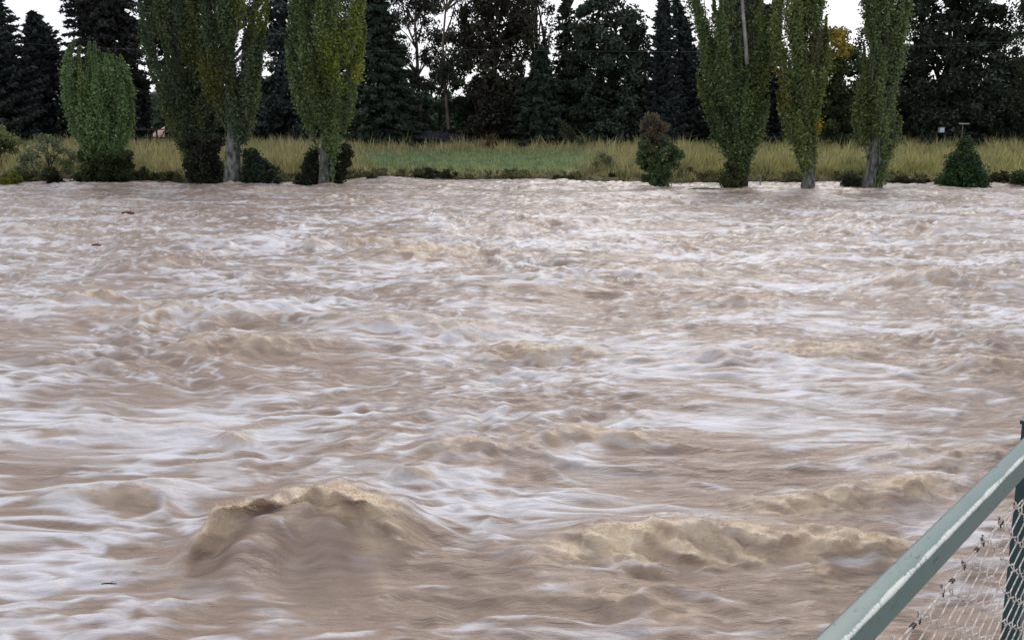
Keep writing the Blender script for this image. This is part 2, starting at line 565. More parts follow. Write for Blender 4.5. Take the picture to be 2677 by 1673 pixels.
    mr = nt.nodes.new('ShaderNodeMapRange')
    mr.inputs[3].default_value = 0.15
    mr.inputs[4].default_value = 0.60
    nt.links.new(at.outputs['Alpha'], mr.inputs[0])
    nt.links.new(mr.outputs[0], b.inputs['Roughness'])
    b.inputs['IOR'].default_value = 1.33
    tc = nt.nodes.new('ShaderNodeTexCoord')
    mp = nt.nodes.new('ShaderNodeMapping')
    mp.inputs['Scale'].default_value = (3.2, 12.0, 6.0)
    nz = nt.nodes.new('ShaderNodeTexNoise')
    nz.inputs['Scale'].default_value = 1.0
    nz.inputs['Detail'].default_value = 6
    nz.inputs['Roughness'].default_value = 0.6
    nz.inputs['Distortion'].default_value = 0.5
    bp = nt.nodes.new('ShaderNodeBump')
    bp.inputs['Strength'].default_value = 0.85
    bp.inputs['Distance'].default_value = 0.05
    nt.links.new(tc.outputs['Object'], mp.inputs['Vector'])
    nt.links.new(mp.outputs['Vector'], nz.inputs['Vector'])
    nt.links.new(nz.outputs['Fac'], bp.inputs['Height'])
    nt.links.new(bp.outputs['Normal'], b.inputs['Normal'])
    o = mesh_obj('river_water', Vv, Ff, m, smooth=True, colors=ca)
    tag(o, 'fast brown flood water with standing waves and pale streaks of foam and painted sky reflection', kind='structure')


river()

# ------------------------------------------------------------------ foliage makers
def rnd_dirs(n):
    v = RNG.normal(size=(n, 3))
    return v / np.linalg.norm(v, axis=1, keepdims=True)


def leaf_faces(P, size, outward=None, elong=1.5, align=None):
    """one triangle per leaf or leaf spray, at points P"""
    n = len(P)
    nrm = rnd_dirs(n)
    if outward is not None:
        nrm = nrm + outward * 0.7
        nrm /= np.linalg.norm(nrm, axis=1, keepdims=True) + 1e-9
    d = rnd_dirs(n)
    if align is not None:
        d = d * 0.6 + align
    t = d - nrm * np.sum(d * nrm, axis=1, keepdims=True)
    t /= np.linalg.norm(t, axis=1, keepdims=True) + 1e-9
    bt = np.cross(nrm, t)
    s = (size * (0.6 + 0.8 * RNG.random(n)))[:, None]
    a = P + t * s * elong * 0.6
    b_ = P - t * s * elong * 0.4 + bt * s * 0.5
    c = P - t * s * elong * 0.4 - bt * s * 0.5
    return np.stack([a, b_, c], 1)


def build_leaves(name, tris, cols, mat, parent, origin):
    n = len(tris)
    V = tris.reshape(-1, 3) - np.array(origin)[None]
    C = np.repeat(cols, 3, axis=0)
    F = np.arange(n * 3, dtype=np.int32).reshape(-1, 3)
    return mesh_obj(name, V, F, mat, parent, colors=np.clip(C, 0, 1))


def envelope(pts, Y):
    """[(py, left px, right px)] -> z, centre, half width tables for a tree standing at distance Y"""
    out = []
    for py, l, r in pts:
        z = world_z((l + r) / 2, py, Y)
        out.append((z, world_x(l, py, Y), world_x(r, py, Y)))
    out.sort()
    a = np.array(out)
    return a[:, 0], (a[:, 1] + a[:, 2]) / 2, (a[:, 2] - a[:, 1]) / 2


def trunk_mesh(path, radii, mat, parent, origin, name='trunk', branches=(), n=10):
    mb = MB()
    o = Vector(origin)
    # uneven, flared bark surface
    mb.tube([Vector(p) - o for p in path], radii, n)
    for bp, br in branches:
        mb.tube([Vector(p) - o for p in bp], br, 5)
    ob = mb.build(name, mat, parent, smooth=True)
    return ob


def poplar(name, label, Y, env, base_px, base_r, col, ncol=24, leaf=0.125, per=1500, patches=(), bark=M_BARK_PALE,
           group='poplars standing in the flood at the far bank', stem_r=0.62, flat=0.8, cat='poplar tree', bare=None, spread=(-0.05, 0.62), small=False):
    zt, ct, wt = envelope(env, Y)
    bx = world_x(base_px, 480, Y)
    origin = (bx, Y, -0.3)
    root = empty(name, origin)
    tag(root, label, cat, group)
    z0, z1 = zt[0], zt[-1]
    # trunk
    zz = np.linspace(-0.3, z1 * 0.93, 16)
    k = sstep(0.5, 5.0, zz)
    cx = bx * (1 - k) + np.interp(zz, zt, ct) * k
    rad = base_r * (1 + 0.35 * np.exp(-(zz + 0.3) / 0.5)) * np.clip(1 - zz / (z1 * 1.02), 0.03, 1) ** 1.7
    path = [(cx[i] + 0.06 * math.sin(i * 1.7), Y + 0.1 * math.cos(i), zz[i]) for i in range(len(zz))]
    T, C, BR = [], [], []
    W0 = max(wt)
    for i in range(ncol):
        u = (i + 0.5) / ncol
        an = 2 * PI * (i * 0.618) + random.uniform(-.3, .3)
        f = math.sqrt(random.uniform(0.02, 1.0))
        if i % 2 == 0:
            f = random.uniform(0.78, 1.0)
            if i % 4 == 0:
                an = random.choice([0, PI]) + random.uniform(-.5, .5)
        elif i % 4 == 1:                       # plumes of the near side hide the stems
            an = -PI / 2 + random.uniform(-1.2, 1.2)
            f = random.uniform(0.25, 0.9)
        lo, hi = spread
        za = z0 + (z1 - z0) * random.uniform(lo, hi)
        L = random.uniform(0.22, 0.42) * (z1 - z0) * (0.7 + 0.4 * random.random())
        if small:
            L = (z1 - za) * random.uniform(0.6, 1.0) if i % 3 else L
        zb = min(za + L, z1)
        n = int(per * (0.5 + 0.9 * (zb - za) / (0.3 * (z1 - z0))))
        t = RNG.random(n) ** 0.85
        zc = za + (zb - za) * t
        W = np.interp(zc, zt, wt)
        cen = np.interp(zc, zt, ct)
        ff = f * (0.60 + 0.40 * sstep(0, 0.5, t))
        R = stem_r * (0.35 + 0.65 * np.sin(PI * np.clip(t * 0.9 + 0.12, 0, 1)) ** 0.8) * (1 - 0.8 * sstep(0.6, 1.0, t))
        W_in = np.maximum(W - R * 0.7, 0.05)
        px_ = cen + ff * math.cos(an) * W_in
        py_ = Y + ff * math.sin(an) * W_in * flat
        d = rnd_dirs(n)
        rr = RNG.random(n) ** 0.5
        lump = 0.72 + 0.75 * gn(zc / 0.38 + i * 9.1, d[:, 0] * 1.5 + i, 91)
        loose = np.where(RNG.random(n) < 0.20, 1.0 + 0.9 * RNG.random(n), 1.0)
        off = d * (R * rr * lump * loose)[:, None]
        P = np.stack([px_, py_, zc], 1) + off * np.array([1, 1, 1.1])
        keep = P[:, 2] > 0.12
        P, dd, zk = P[keep], d[keep], zc[keep]
        T.append(leaf_faces(P, leaf, dd, 1.3))
        tone = random.uniform(0.72, 1.25)
        cbase = np.array(col) * tone
        yl = random.random() ** 2 * 0.45
        cbase = cbase * (1 - yl) + np.array([0.17, 0.19, 0.035]) * yl
        cv = cbase[None] * (0.65 + 0.7 * RNG.random(len(P)))[:, None]
        C.append(cv)
        bp = [(np.interp(max(za - 0.8, 0.2), zz, cx), Y, max(za - 0.8, 0.2))]
        for tt_ in (0.15, 0.5, 0.85):
            z_ = za + (zb - za) * tt_
            bp.append((float(np.interp(z_, zt, ct)) + f * math.cos(an) * float(np.interp(z_, zt, wt)) * .7,
                       Y + f * math.sin(an) * float(np.interp(z_, zt, wt)) * .6 * flat, z_))
        BR.append((bp, [base_r * 0.22, base_r * 0.16, base_r * 0.1, 0.02]))
    T = np.concatenate(T)
    C = np.concatenate(C)
    cen_ = T.mean(axis=1)
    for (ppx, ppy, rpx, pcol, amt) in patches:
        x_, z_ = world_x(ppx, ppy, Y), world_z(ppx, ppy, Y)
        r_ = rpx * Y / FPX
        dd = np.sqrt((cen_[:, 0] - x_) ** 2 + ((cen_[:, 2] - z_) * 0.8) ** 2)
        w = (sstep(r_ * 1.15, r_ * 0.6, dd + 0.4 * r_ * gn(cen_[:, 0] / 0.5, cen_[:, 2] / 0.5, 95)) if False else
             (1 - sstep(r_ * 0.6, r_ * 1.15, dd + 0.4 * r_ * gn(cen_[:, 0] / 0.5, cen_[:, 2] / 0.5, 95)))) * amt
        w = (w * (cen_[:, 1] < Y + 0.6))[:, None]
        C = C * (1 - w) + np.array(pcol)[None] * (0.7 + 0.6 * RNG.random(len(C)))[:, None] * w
    if bare:
        keep = np.ones(len(T), bool)
        for (ppx, ppy, wpx, hpx) in bare:
            x_, z_ = world_x(ppx, ppy, Y), world_z(ppx, ppy, Y)
            a_, b_ = wpx * Y / FPX, hpx * Y / FPX
            q = ((cen_[:, 0] - x_) / a_) ** 2 + ((cen_[:, 2] - z_) / b_) ** 2 + 0.5 * gn(cen_[:, 0] / .4, cen_[:, 2] / .6, 96)
            keep &= ~((q < 1) & (cen_[:, 1] < Y + 0.3 * a_ + 0.4) & (RNG.random(len(T)) < 0.93))
        T, C = T[keep], C[keep]
    trunk_mesh(path, list(rad), bark, root, origin, branches=BR)
    build_leaves('crown', T, C, M_LEAF, root, origin)
    return root


def blob_tree(name, label, cat, Y, env, base_px, base_r, col, nclump, per, leaf, clump_r, squash=0.75, group=None,
              mat=None, bark=None, core=0.12, patches=(), shell=0.35, depth=0.8, var=0.5, limbs=6, base_z=None, holes=0.0, elong=1.4):
    zt, ct, wt = envelope(env, Y)
    bx = world_x(base_px, 400, Y)
    gz = float(land_z(np.array([bx]), np.array([Y]))[0]) if base_z is None else base_z
    origin = (bx, Y, gz - 0.1)
    root = empty(name, origin)
    tag(root, label, cat, group)
    z0, z1 = zt[0], zt[-1]
    T, C, BR = [], [], []
    W0 = max(wt)
    wts = wt + 1e-3
    # sample clumps by local width so that wide parts get more
    zs = np.linspace(z0, z1, 80)
    pw = np.interp(zs, zt, wts) ** 1.3 + 0.02
    pw /= pw.sum()
    for i in range(nclump):
        zc = RNG.choice(zs, p=pw) + random.uniform(-.2, .2)
        W = float(np.interp(zc, zt, wt))
        cen = float(np.interp(zc, zt, ct))
        an = random.uniform(0, 2 * PI)
        f = shell + (1 - shell) * math.sqrt(random.random())
        R = clump_r * random.uniform(0.6, 1.25)
        Wi = max(W - R * 0.55, W * 0.35)
        c0 = np.array([cen + f * math.cos(an) * Wi, Y + f * math.sin(an) * Wi * depth, zc])
        if holes and float(gn(c0[0] / 1.8, c0[2] / 1.6, 99)) > 0.55 - holes:
            continue
        n = int(per * random.uniform(0.6, 1.4))
        d = rnd_dirs(n)
        rr = RNG.random(n) ** 0.45
        lump = 1 + 0.35 * gn(d[:, 0] * 2 + i, d[:, 2] * 2 + i * 3.1, 92)
        P = c0[None] + d * (R * rr * lump)[:, None] * np.array([1, 1, squash])
        keep = P[:, 2] > gz + 0.05
        P, d = P[keep], d[keep]
        T.append(leaf_faces(P, leaf, d, elong))
        tone = random.uniform(1 - var, 1 + var)
        C.append(np.array(col)[None] * tone * (0.65 + 0.7 * RNG.random(len(P)))[:, None])
        if i % max(1, nclump // max(1, limbs)) == 0:
            zb = gz + (zc - gz) * 0.55
            BR.append(([(bx * .5 + cen * .5 if zb > gz + 2 else bx, Y, max(zb * 0.6 + gz * .4, gz + .2)), tuple((c0 + np.array([cen, Y, zb])) / 2), tuple(c0)],
                       [base_r * .4, base_r * .25, 0.03]))
    if core > 0:
        n = int(nclump * per * core * 0.12)
        zc = RNG.choice(zs, n, p=pw) + RNG.uniform(-.3, .3, n)
        W = np.interp(zc, zt, wt)
        cen = np.interp(zc, zt, ct)
        an = RNG.random(n) * 2 * PI
        f = np.sqrt(RNG.random(n)) * 0.55
        P = np.stack([cen + f * np.cos(an) * W, Y + f * np.sin(an) * W * depth, zc], 1)
        keep = (P[:, 2] > gz + 0.3) & (P[:, 2] < z0 + 0.84 * (z1 - z0))
        P = P[keep]
        T.append(leaf_faces(P, leaf * 2.8, None, 1.2))
        C.append(np.array(col)[None] * np.full((len(P), 1), 0.8))
    T = np.concatenate(T)
    C = np.concatenate(C)
    cen_ = T.mean(axis=1)
    for (ppx, ppy, rpx, pcol, amt) in patches:
        x_, z_ = world_x(ppx, ppy, Y), world_z(ppx, ppy, Y)
        r_ = rpx * Y / FPX
        dd = np.sqrt((cen_[:, 0] - x_) ** 2 + (cen_[:, 2] - z_) ** 2)
        w = ((1 - sstep(r_ * 0.5, r_ * 1.2, dd + 0.4 * r_ * gn(cen_[:, 0] / 0.8, cen_[:, 2] / 0.8, 95))) * amt)[:, None]
        C = C * (1 - w) + np.array(pcol)[None] * (0.7 + 0.6 * RNG.random(len(C)))[:, None] * w
    top = z1 - (z1 - z0) * 0.15
    path = []
    for q in np.linspace(0, 1, 8):
        z_ = gz - 0.1 + (top - gz) * q
        k = q ** 1.2
        path.append((bx * (1 - k) + float(np.interp(z_, zt, ct)) * k, Y, z_))
    trunk_mesh(path, [base_r * (1 - 0.85 * q) * (1.25 if q == 0 else 1) for q in np.linspace(0, 1, 8)], bark or M_BARK_DARK,
               root, origin, branches=BR)
    build_leaves('crown', T, C, mat or M_LEAF, root, origin)
    return root


def conifer(name, label, cat, Y, env, base_px, base_r, col, step=0.55, nb=8, per=70, leaf=0.26, droop=-0.10, group=None,
            thick=0.22, core=1500, gap=0.0, var=0.35, fan=0.22, up=0.0):
    zt, ct, wt = envelope(env, Y)
    bx = world_x(base_px, 380, Y)
    gz = float(land_z(np.array([bx]), np.array([Y]))[0])
    origin = (bx, Y, gz - 0.1)
    root = empty(name, origin)
    tag(root, label, cat, group)
    z0, z1 = zt[0], zt[-1]
    T, C, BR = [], [], []
    z = z0
    j = 0
    while z < z1:
        W = float(np.interp(z, zt, wt))
        cen = float(np.interp(z, zt, ct))
        cntb = max(3, int(nb * (0.5 + 0.5 * min(1, W / 3))))
        a0 = random.uniform(0, 2 * PI)
        for q in range(cntb):
            if random.random() < gap:
                continue
            an = a0 + 2 * PI * q / cntb + random.uniform(-.25, .25)
            Lb = W * random.uniform(0.72, 1.12)
            zb = z + random.uniform(-.5, .5) * step
            n = int(per * (0.35 + 0.65 * Lb / max(wt)))
            t = 0.15 + 0.85 * RNG.random(n) ** 0.7
            lat = (RNG.random(n) - .5) * 2 * fan * Lb * (1.1 - t) * 1.2 + RNG.normal(size=n) * 0.05
            ex = cen + math.cos(an) * Lb * t - math.sin(an) * lat
            ey = Y + (math.sin(an) * Lb * t + math.cos(an) * lat) * 0.85
            dz = (droop * t * Lb + up * t * t * Lb) + RNG.normal(size=n) * thick * (1.15 - t)
            P = np.stack([ex, ey, zb + dz], 1)
            keep = P[:, 2] > gz + 0.05
            P = P[keep]
            al = np.tile(np.array([math.cos(an), math.sin(an), droop])[None], (len(P), 1))
            T.append(leaf_faces(P, leaf, np.tile(np.array([[0, 0, .6]]), (len(P), 1)), 1.9, al))
            tone = random.uniform(1 - var, 1 + var)
            C.append(np.array(col)[None] * tone * (0.6 + 0.8 * RNG.random(len(P)))[:, None])
            if q % 2 == 0:
                BR.append(([(cen, Y, zb), (cen + math.cos(an) * Lb * .9, Y + math.sin(an) * Lb * .9 * .85, zb + droop * .9 * Lb + up * .8 * Lb)],
                           [0.06, 0.015]))
        z += step * random.uniform(0.75, 1.25) * (1.0 if W > 1 else 0.7)
        j += 1
    if core:
        zc = z0 + (z1 - z0) * RNG.random(core) ** 1.2
        W = np.interp(zc, zt, wt)
        cen = np.interp(zc, zt, ct)
        an = RNG.random(core) * 2 * PI
        f = np.sqrt(RNG.random(core)) * 0.6
        P = np.stack([cen + f * np.cos(an) * W, Y + f * np.sin(an) * W * .85, zc], 1)
        P = P[P[:, 2] > gz + 0.3]
        T.append(leaf_faces(P, leaf * 3.0, None, 1.2))
        C.append(np.array(col)[None] * np.full((len(P), 1), .8))
    T = np.concatenate(T)
    C = np.concatenate(C)
    path = [(bx, Y, gz - 0.1)] + [(float(np.interp(gz + (z1 - gz) * q, zt, ct)), Y, gz + (z1 - gz) * q) for q in (.25, .5, .75, .98)]
    trunk_mesh(path, [base_r, base_r * .8, base_r * .55, base_r * .3, 0.03], M_BARK_DARK, root, origin, branches=BR)
    build_leaves('crown', T, C, M_NEEDLE, root, origin)
    return root


sp = build_leaves('river_spray', SPRAY[0][0], SPRAY[0][1], M_GRASS, None, (0, 0, 0))
tag(sp, 'fine tan spray flung up along the breaking wave crests', kind='stuff')

G_CON = 'dark trees of the shelter belt behind the field'
CON = (0.038, 0.056, 0.038)  # green lightened a little to stand in for haze over the belt
CONB = (0.033, 0.046, 0.042)
BRN = (0.050, 0.047, 0.033)

# -- shelter belt, left to right
conifer('conifer_tree', 'dark conifer with feathery upswept tips cut by the left frame edge', 'conifer', 104,
        [(-40, -40, -10), (40, -70, 30), (110, -110, 65), (200, -150, 95), (300, -170, 110), (368, -170, 110)], -30, 0.35,
        CONB, per=120, up=0.22, droop=-0.05, group=G_CON)
conifer('conifer_tree', 'shorter dark conifer with open spiky top, second from the left', 'conifer', 110,
        [(38, 78, 92), (70, 60, 135), (120, 45, 165), (200, 40, 190), (300, 30, 210), (368, 30, 215)], 110, 0.35, CONB,
        per=110, gap=0.12, up=0.25, group=G_CON)
conifer('cedar_tree', 'tall wide dark cedar with ragged gaps behind the rounded green willow', 'cedar', 108,
        [(-260, 215, 280), (-120, 180, 340), (0, 152, 372), (60, 160, 400), (110, 165, 400), (180, 185, 395), (280, 200, 372), (366, 215, 372)],
        270, 0.5, (0.033, 0.034, 0.033), per=150, nb=9, gap=0.10, thick=0.4, step=0.7, group=G_CON)
blob_tree('evergreen_tree', 'dark evergreen filling the space behind the tall twin poplars', 'evergreen tree', 112,
          [(-200, 470, 560), (-60, 430, 640), (60, 420, 680), (200, 430, 690), (330, 440, 690), (365, 450, 680)], 560, 0.4, CON,
          70, 170, 0.30, 1.5, group=G_CON, mat=M_NEEDLE, core=0.3)
blob_tree('evergreen_tree', 'blackish evergreen seen in the gap between the second and third poplar', 'evergreen tree', 110,
          [(-220, 670, 860), (-60, 640, 920), (90, 630, 940), (220, 635, 930), (330, 640, 900), (368, 650, 880)], 760, 0.4, CONB,
          185, 170, 0.30, 1.3, group=G_CON, mat=M_NEEDLE, core=0.4)
conifer('conifer_tree', 'dark layered conifer whose right side thins out beside the gum trees', 'conifer', 106,
        [(-160, 960, 985), (-40, 935, 1010), (40, 915, 1040), (110, 900, 1065), (190, 885, 1090), (260, 875, 1110), (330, 870, 1120), (370, 870, 1110)],
        985, 0.4, CON, per=150, gap=0.14, thick=0.3, step=0.6, droop=-0.14, group=G_CON)
blob_tree('evergreen_tree', 'low dark evergreen beneath the layered conifer, left of the gum trunks', 'evergreen tree', 112,
          [(240, 900, 1000), (280, 880, 1100), (330, 870, 1130), (368, 870, 1130)], 1000, 0.25, CON,
          34, 170, 0.28, 1.2, group=G_CON, mat=M_NEEDLE, core=0.3)


def gum(label, Y, trunk_px, clumps, col, r=0.22, per=170, leaf=0.22, bark=M_BARK_GUM, limbs=(), clump_r=1.15):
    """tall open eucalypt: crown clumps hang at the given photo places"""
    path = [(world_x(px, py, Y), Y + 0.2 * math.sin(i), world_z(px, py, Y)) for i, (px, py) in enumerate(trunk_px)]
    origin = (path[0][0], Y, path[0][2])
    root = empty('gum_tree', origin)
    tag(root, label, 'gum tree', 'tall gum trees of the shelter belt')
    n = len(path)
    BR = []
    T, C = [], []
    for (px, py, rp) in clumps:
        R = rp * Y / FPX
        c0 = np.array([world_x(px, py, Y), Y + random.uniform(-1.6, 1.6), world_z(px, py, Y)])
        zb = c0[2] - random.uniform(1.0, 2.5)
        p = min(path, key=lambda q: abs(q[2] - zb + 0.6))
        BR.append(([p, ((p[0] + c0[0]) / 2, (p[1] + c0[1]) / 2, (p[2] + c0[2]) / 2 + 0.3), tuple(c0)], [r * .45, r * .25, .03]))
        for q in range(5):
            cc0 = c0 + RNG.normal(size=3) * R * 0.5
            m_ = int(per * random.uniform(.6, 1.3) / 5 * (rp / 30) ** 1.5)
            d = rnd_dirs(m_)
            P = cc0[None] + d * (R * 0.62 * RNG.random(m_) ** 0.5)[:, None] * np.array([1, 1, .9])
            T.append(leaf_faces(P, leaf, d, 2.0, np.tile(np.array([[0, 0, -0.7]]), (m_, 1))))
            C.append(np.array(col)[None] * random.uniform(.7, 1.3) * (0.6 + 0.8 * RNG.random(m_))[:, None])
            BR.append(([tuple(c0), tuple(cc0)], [.035, .012]))
    for lb in limbs:
        BR.append(([(world_x(a, b_, Y), Y, world_z(a, b_, Y)) for a, b_ in lb], [r * .55, r * .4, r * .25, .04][:len(lb)]))
    trunk_mesh(path, [r * (1.2 if i == 0 else 1 - .7 * i / (n - 1)) for i in range(n)], bark, root, origin, branches=BR)
    build_leaves('crown', np.concatenate(T), np.concatenate(C), M_LEAF, root, origin)


GUMC = (0.050, 0.058, 0.042)


def scatter(l, t, r, b_, n, rmin, rmax, seed):
    R = random.Random(seed)
    return [(R.uniform(l, r), R.uniform(t, b_), R.uniform(rmin, rmax)) for _ in range(n)]


gum('slender forked gum tree with open crown against the bright sky, left of the pair', 112,
    [(1100, 372), (1097, 280), (1092, 200), (1090, 130), (1085, 60), (1092, -20), (1100, -120), (1105, -200)],
    scatter(1010, -160, 1180, 20, 18, 26, 46, 1) + scatter(1010, 100, 1080, 210, 9, 22, 36, 2) + scatter(1100, 60, 1140, 230, 5, 16, 26, 3)
    + [(1060, 40, 26), (1040, 70, 28), (1125, 20, 24)],
    GUMC, r=0.26, per=290, limbs=[[(1090, 130), (1065, 70), (1050, 0), (1040, -80)], [(1092, 110), (1110, 40), (1115, -30), (1125, -110)]])
gum('gum tree with pale straight lower trunk and hanging foliage, right of the pair', 109,
    [(1172, 340), (1170, 320), (1165, 250), (1160, 190), (1158, 110), (1165, 30), (1180, -70), (1185, -160)],
    scatter(1120, -150, 1250, 10, 14, 28, 46, 4) + scatter(1135, 80, 1200, 200, 13, 24, 38, 5), GUMC, r=0.22, per=290,
    limbs=[[(1158, 110), (1180, 50), (1195, -10), (1200, -90)]])
blob_tree('gum_tree', 'broad brownish gum tree with dense hanging crown, tallest in the middle', 'gum tree', 108,
          [(-190, 1240, 1330), (-90, 1195, 1400), (0, 1200, 1420), (90, 1198, 1400), (180, 1205, 1380), (260, 1215, 1360), (330, 1215, 1350), (368, 1220, 1340)],
          1290, 0.4, BRN, 120, 170, 0.26, 1.25, group='tall gum trees of the shelter belt', core=0.25, squash=1.1, var=0.4, elong=2.0)
blob_tree('gum_tree', 'open-crowned gum tree with small sky gaps left of the big evergreen', 'gum tree', 113,
          [(-120, 1370, 1420), (-20, 1340, 1450), (50, 1350, 1470), (130, 1370, 1490), (220, 1375, 1480), (300, 1370, 1480)],
          1420, 0.3, (0.034, 0.040, 0.026), 46, 120, 0.24, 1.1, group='tall gum trees of the shelter belt', core=0.0, squash=1.0, holes=0.22, limbs=24)
conifer('conifer_tree', 'short dark layered conifer below the open-crowned gum', 'conifer', 105,
        [(135, 1405, 1425), (180, 1375, 1455), (240, 1350, 1475), (300, 1335, 1490), (370, 1325, 1500)], 1415, 0.35, CON, per=130,
        gap=0.08, group=G_CON)
blob_tree('evergreen_tree', 'massive dark evergreen with rounded top in the middle of the belt', 'evergreen tree', 108,
          [(-30, 1545, 1590), (10, 1520, 1650), (60, 1490, 1700), (130, 1475, 1730), (220, 1465, 1750), (310, 1460, 1760), (368, 1465, 1760)],
          1600, 0.5, CON, 190, 170, 0.28, 1.25, group=G_CON, mat=M_NEEDLE, core=0.3, var=0.45)
conifer('conifer_tree', 'thin bare-topped conifer rising left of the massive evergreen', 'conifer', 111,
        [(-60, 1476, 1480), (20, 1460, 1500), (80, 1445, 1520), (160, 1440, 1525), (260, 1440, 1530)], 1480, 0.25, CON, per=40,
        gap=0.3, core=200, group=G_CON)
conifer('spire_conifer', 'narrow spire of a dark conifer with symmetrical top against the sky', 'conifer', 104,
        [(-25, 1732, 1738), (10, 1716, 1754), (50, 1708, 1764), (100, 1700, 1770), (160, 1692, 1778), (250, 1680, 1790), (370, 1670, 1800)],
        1735, 0.3, CONB, per=90, up=0.30, step=0.42, leaf=0.2, fan=0.12, thick=0.12, group=G_CON)
conifer('spire_conifer', 'sparse see-through conifer spire just left of the V-shaped poplar', 'conifer', 110,
        [(-5, 1760, 1772), (30, 1750, 1795), (70, 1748, 1815), (130, 1745, 1835), (220, 1740, 1850), (370, 1730, 1860)],
        1775, 0.3, CONB, per=70, up=0.2, step=0.5, leaf=0.2, fan=0.12, thick=0.14, gap=0.12, group=G_CON)
blob_tree('evergreen_tree', 'dark evergreen between the conifer spires and the V-shaped poplar', 'evergreen tree', 113,
          [(90, 1800, 1850), (130, 1770, 1890), (220, 1760, 1900), (320, 1750, 1900), (368, 1760, 1890)], 1830, 0.35, CONB,
          60, 170, 0.28, 1.2, group=G_CON, mat=M_NEEDLE, core=0.4)
conifer('conifer_tree', 'tall blackish conifer directly behind the V-shaped poplar', 'conifer', 108,
        [(-200, 1925, 1935), (-100, 1895, 1985), (0, 1885, 2010), (100, 1875, 2050), (220, 1865, 2070), (368, 1860, 2070)], 1950, 0.4,
        CONB, per=150, nb=9, thick=0.35, group=G_CON)
blob_tree('broadleaf_tree', 'mid-green broadleaf tree with yellowing top below the open sky gap', 'broadleaf tree', 100,
          [(85, 2150, 2200), (110, 2110, 2230), (160, 2060, 2260), (230, 2040, 2270), (310, 2040, 2270), (368, 2050, 2270)], 2150, 0.3,
          (0.040, 0.062, 0.022), 95, 190, 0.22, 1.0, group='broadleaf trees of the shelter belt',
          patches=[(2185, 112, 42, (0.34, 0.27, 0.045), 0.95), (2140, 190, 40, (0.10, 0.13, 0.03), .7)], core=0.3)
blob_tree('broadleaf_tree', 'dark green broadleaf tree partly hidden by the grey-trunked poplar', 'broadleaf tree', 104,
          [(70, 2250, 2300), (110, 2220, 2340), (200, 2200, 2360), (300, 2200, 2380), (368, 2210, 2380)], 2290, 0.3,
          (0.030, 0.048, 0.020), 60, 170, 0.24, 1.1, group='broadleaf trees of the shelter belt', core=0.3)
blob_tree('evergreen_tree', 'huge near-black evergreen filling the upper right of the belt', 'evergreen tree', 104,
          [(-260, 2440, 2540), (-120, 2370, 2600), (0, 2342, 2625), (100, 2325, 2640), (220, 2325, 2645), (320, 2350, 2640), (368, 2355, 2630)],
          2480, 0.55, (0.034, 0.048, 0.032), 260, 170, 0.28, 1.3, group=G_CON, mat=M_NEEDLE, core=0.3, var=0.5)
blob_tree('gum_tree', 'lighter green drooping tree cut by the right frame edge', 'gum tree', 100,
          [(-160, 2680, 2760), (-40, 2650, 2800), (60, 2620, 2820), (160, 2630, 2830), (260, 2640, 2830), (368, 2640, 2820)], 2730, 0.35,
          (0.045, 0.062, 0.034), 110, 150, 0.22, 1.1, group='tall gum trees of the shelter belt', core=0.1, squash=1.2, holes=0.12)

blob_tree('broadleaf_tree', 'soft green low tree behind the pale gum trunk', 'broadleaf tree', 118,
          [(195, 1120, 1210), (235, 1080, 1240), (300, 1070, 1245), (350, 1075, 1240)], 1145, 0.2,
          (0.055, 0.085, 0.045), 40, 150, 0.24, 1.0, group='broadleaf trees of the shelter belt', core=0.2)
blob_tree('evergreen_tree', 'tall dark evergreen behind the left edge of the poplar pair', 'evergreen tree', 113,
          [(-180, 400, 470), (-40, 372, 500), (100, 375, 510), (200, 400, 510), (270, 440, 500), (368, 460, 500)], 440, 0.3, CON,
          70, 170, 0.28, 1.2, group=G_CON, mat=M_NEEDLE, core=0.3)
conifer('conifer_tree', 'slim dark conifer between willow and left poplar, in the sky gap', 'conifer', 112,
        [(215, 362, 370), (260, 350, 385), (320, 335, 395), (368, 325, 400)], 366, 0.2, CONB, per=70, step=0.45, leaf=.2, group=G_CON)
blob_tree('evergreen_tree', 'rounded dark evergreen low between the big right evergreen and right edge', 'evergreen tree', 110,
          [(130, 2600, 2660), (170, 2580, 2720), (250, 2570, 2760), (360, 2570, 2760)], 2650, 0.3, CON,
          60, 170, 0.28, 1.2, group=G_CON, mat=M_NEEDLE, core=0.3)

# ------------------------------------------------------------------ trees at the water's edge
PG = (0.130, 0.190, 0.076)
PGD = (0.080, 0.122, 0.068)
YG = (0.16, 0.21, 0.04)
poplar('willow_tree', 'round-topped bright green willow of many upright stems at the left of the bank', 65.5,
       [(108, 190, 300), (150, 172, 322), (200, 166, 343), (270, 164, 358), (340, 178, 354), (400, 192, 348), (440, 205, 340), (478, 212, 335)],
       270, 0.10, (0.155, 0.250, 0.105), ncol=60, leaf=0.13, per=800, bark=M_BARK_DARK, group='small trees and bushes at the waterline',
       stem_r=0.55, cat='willow', spread=(0.0, 0.6), small=True)
poplar('poplar_tree', 'tall dark blue-green poplar, left one of the overlapping pair', 65.0,
       [(-330, 420, 440), (-200, 370, 480), (-60, 350, 520), (0, 345, 540), (80, 348, 560), (180, 372, 580), (260, 400, 585), (330, 430, 580), (400, 460, 570), (450, 478, 560)],
       520, 0.42, PGD, ncol=38, per=1350, patches=[(540, 130, 62, (0.10, 0.11, 0.028), .8)], bark=M_BARK_DARK)
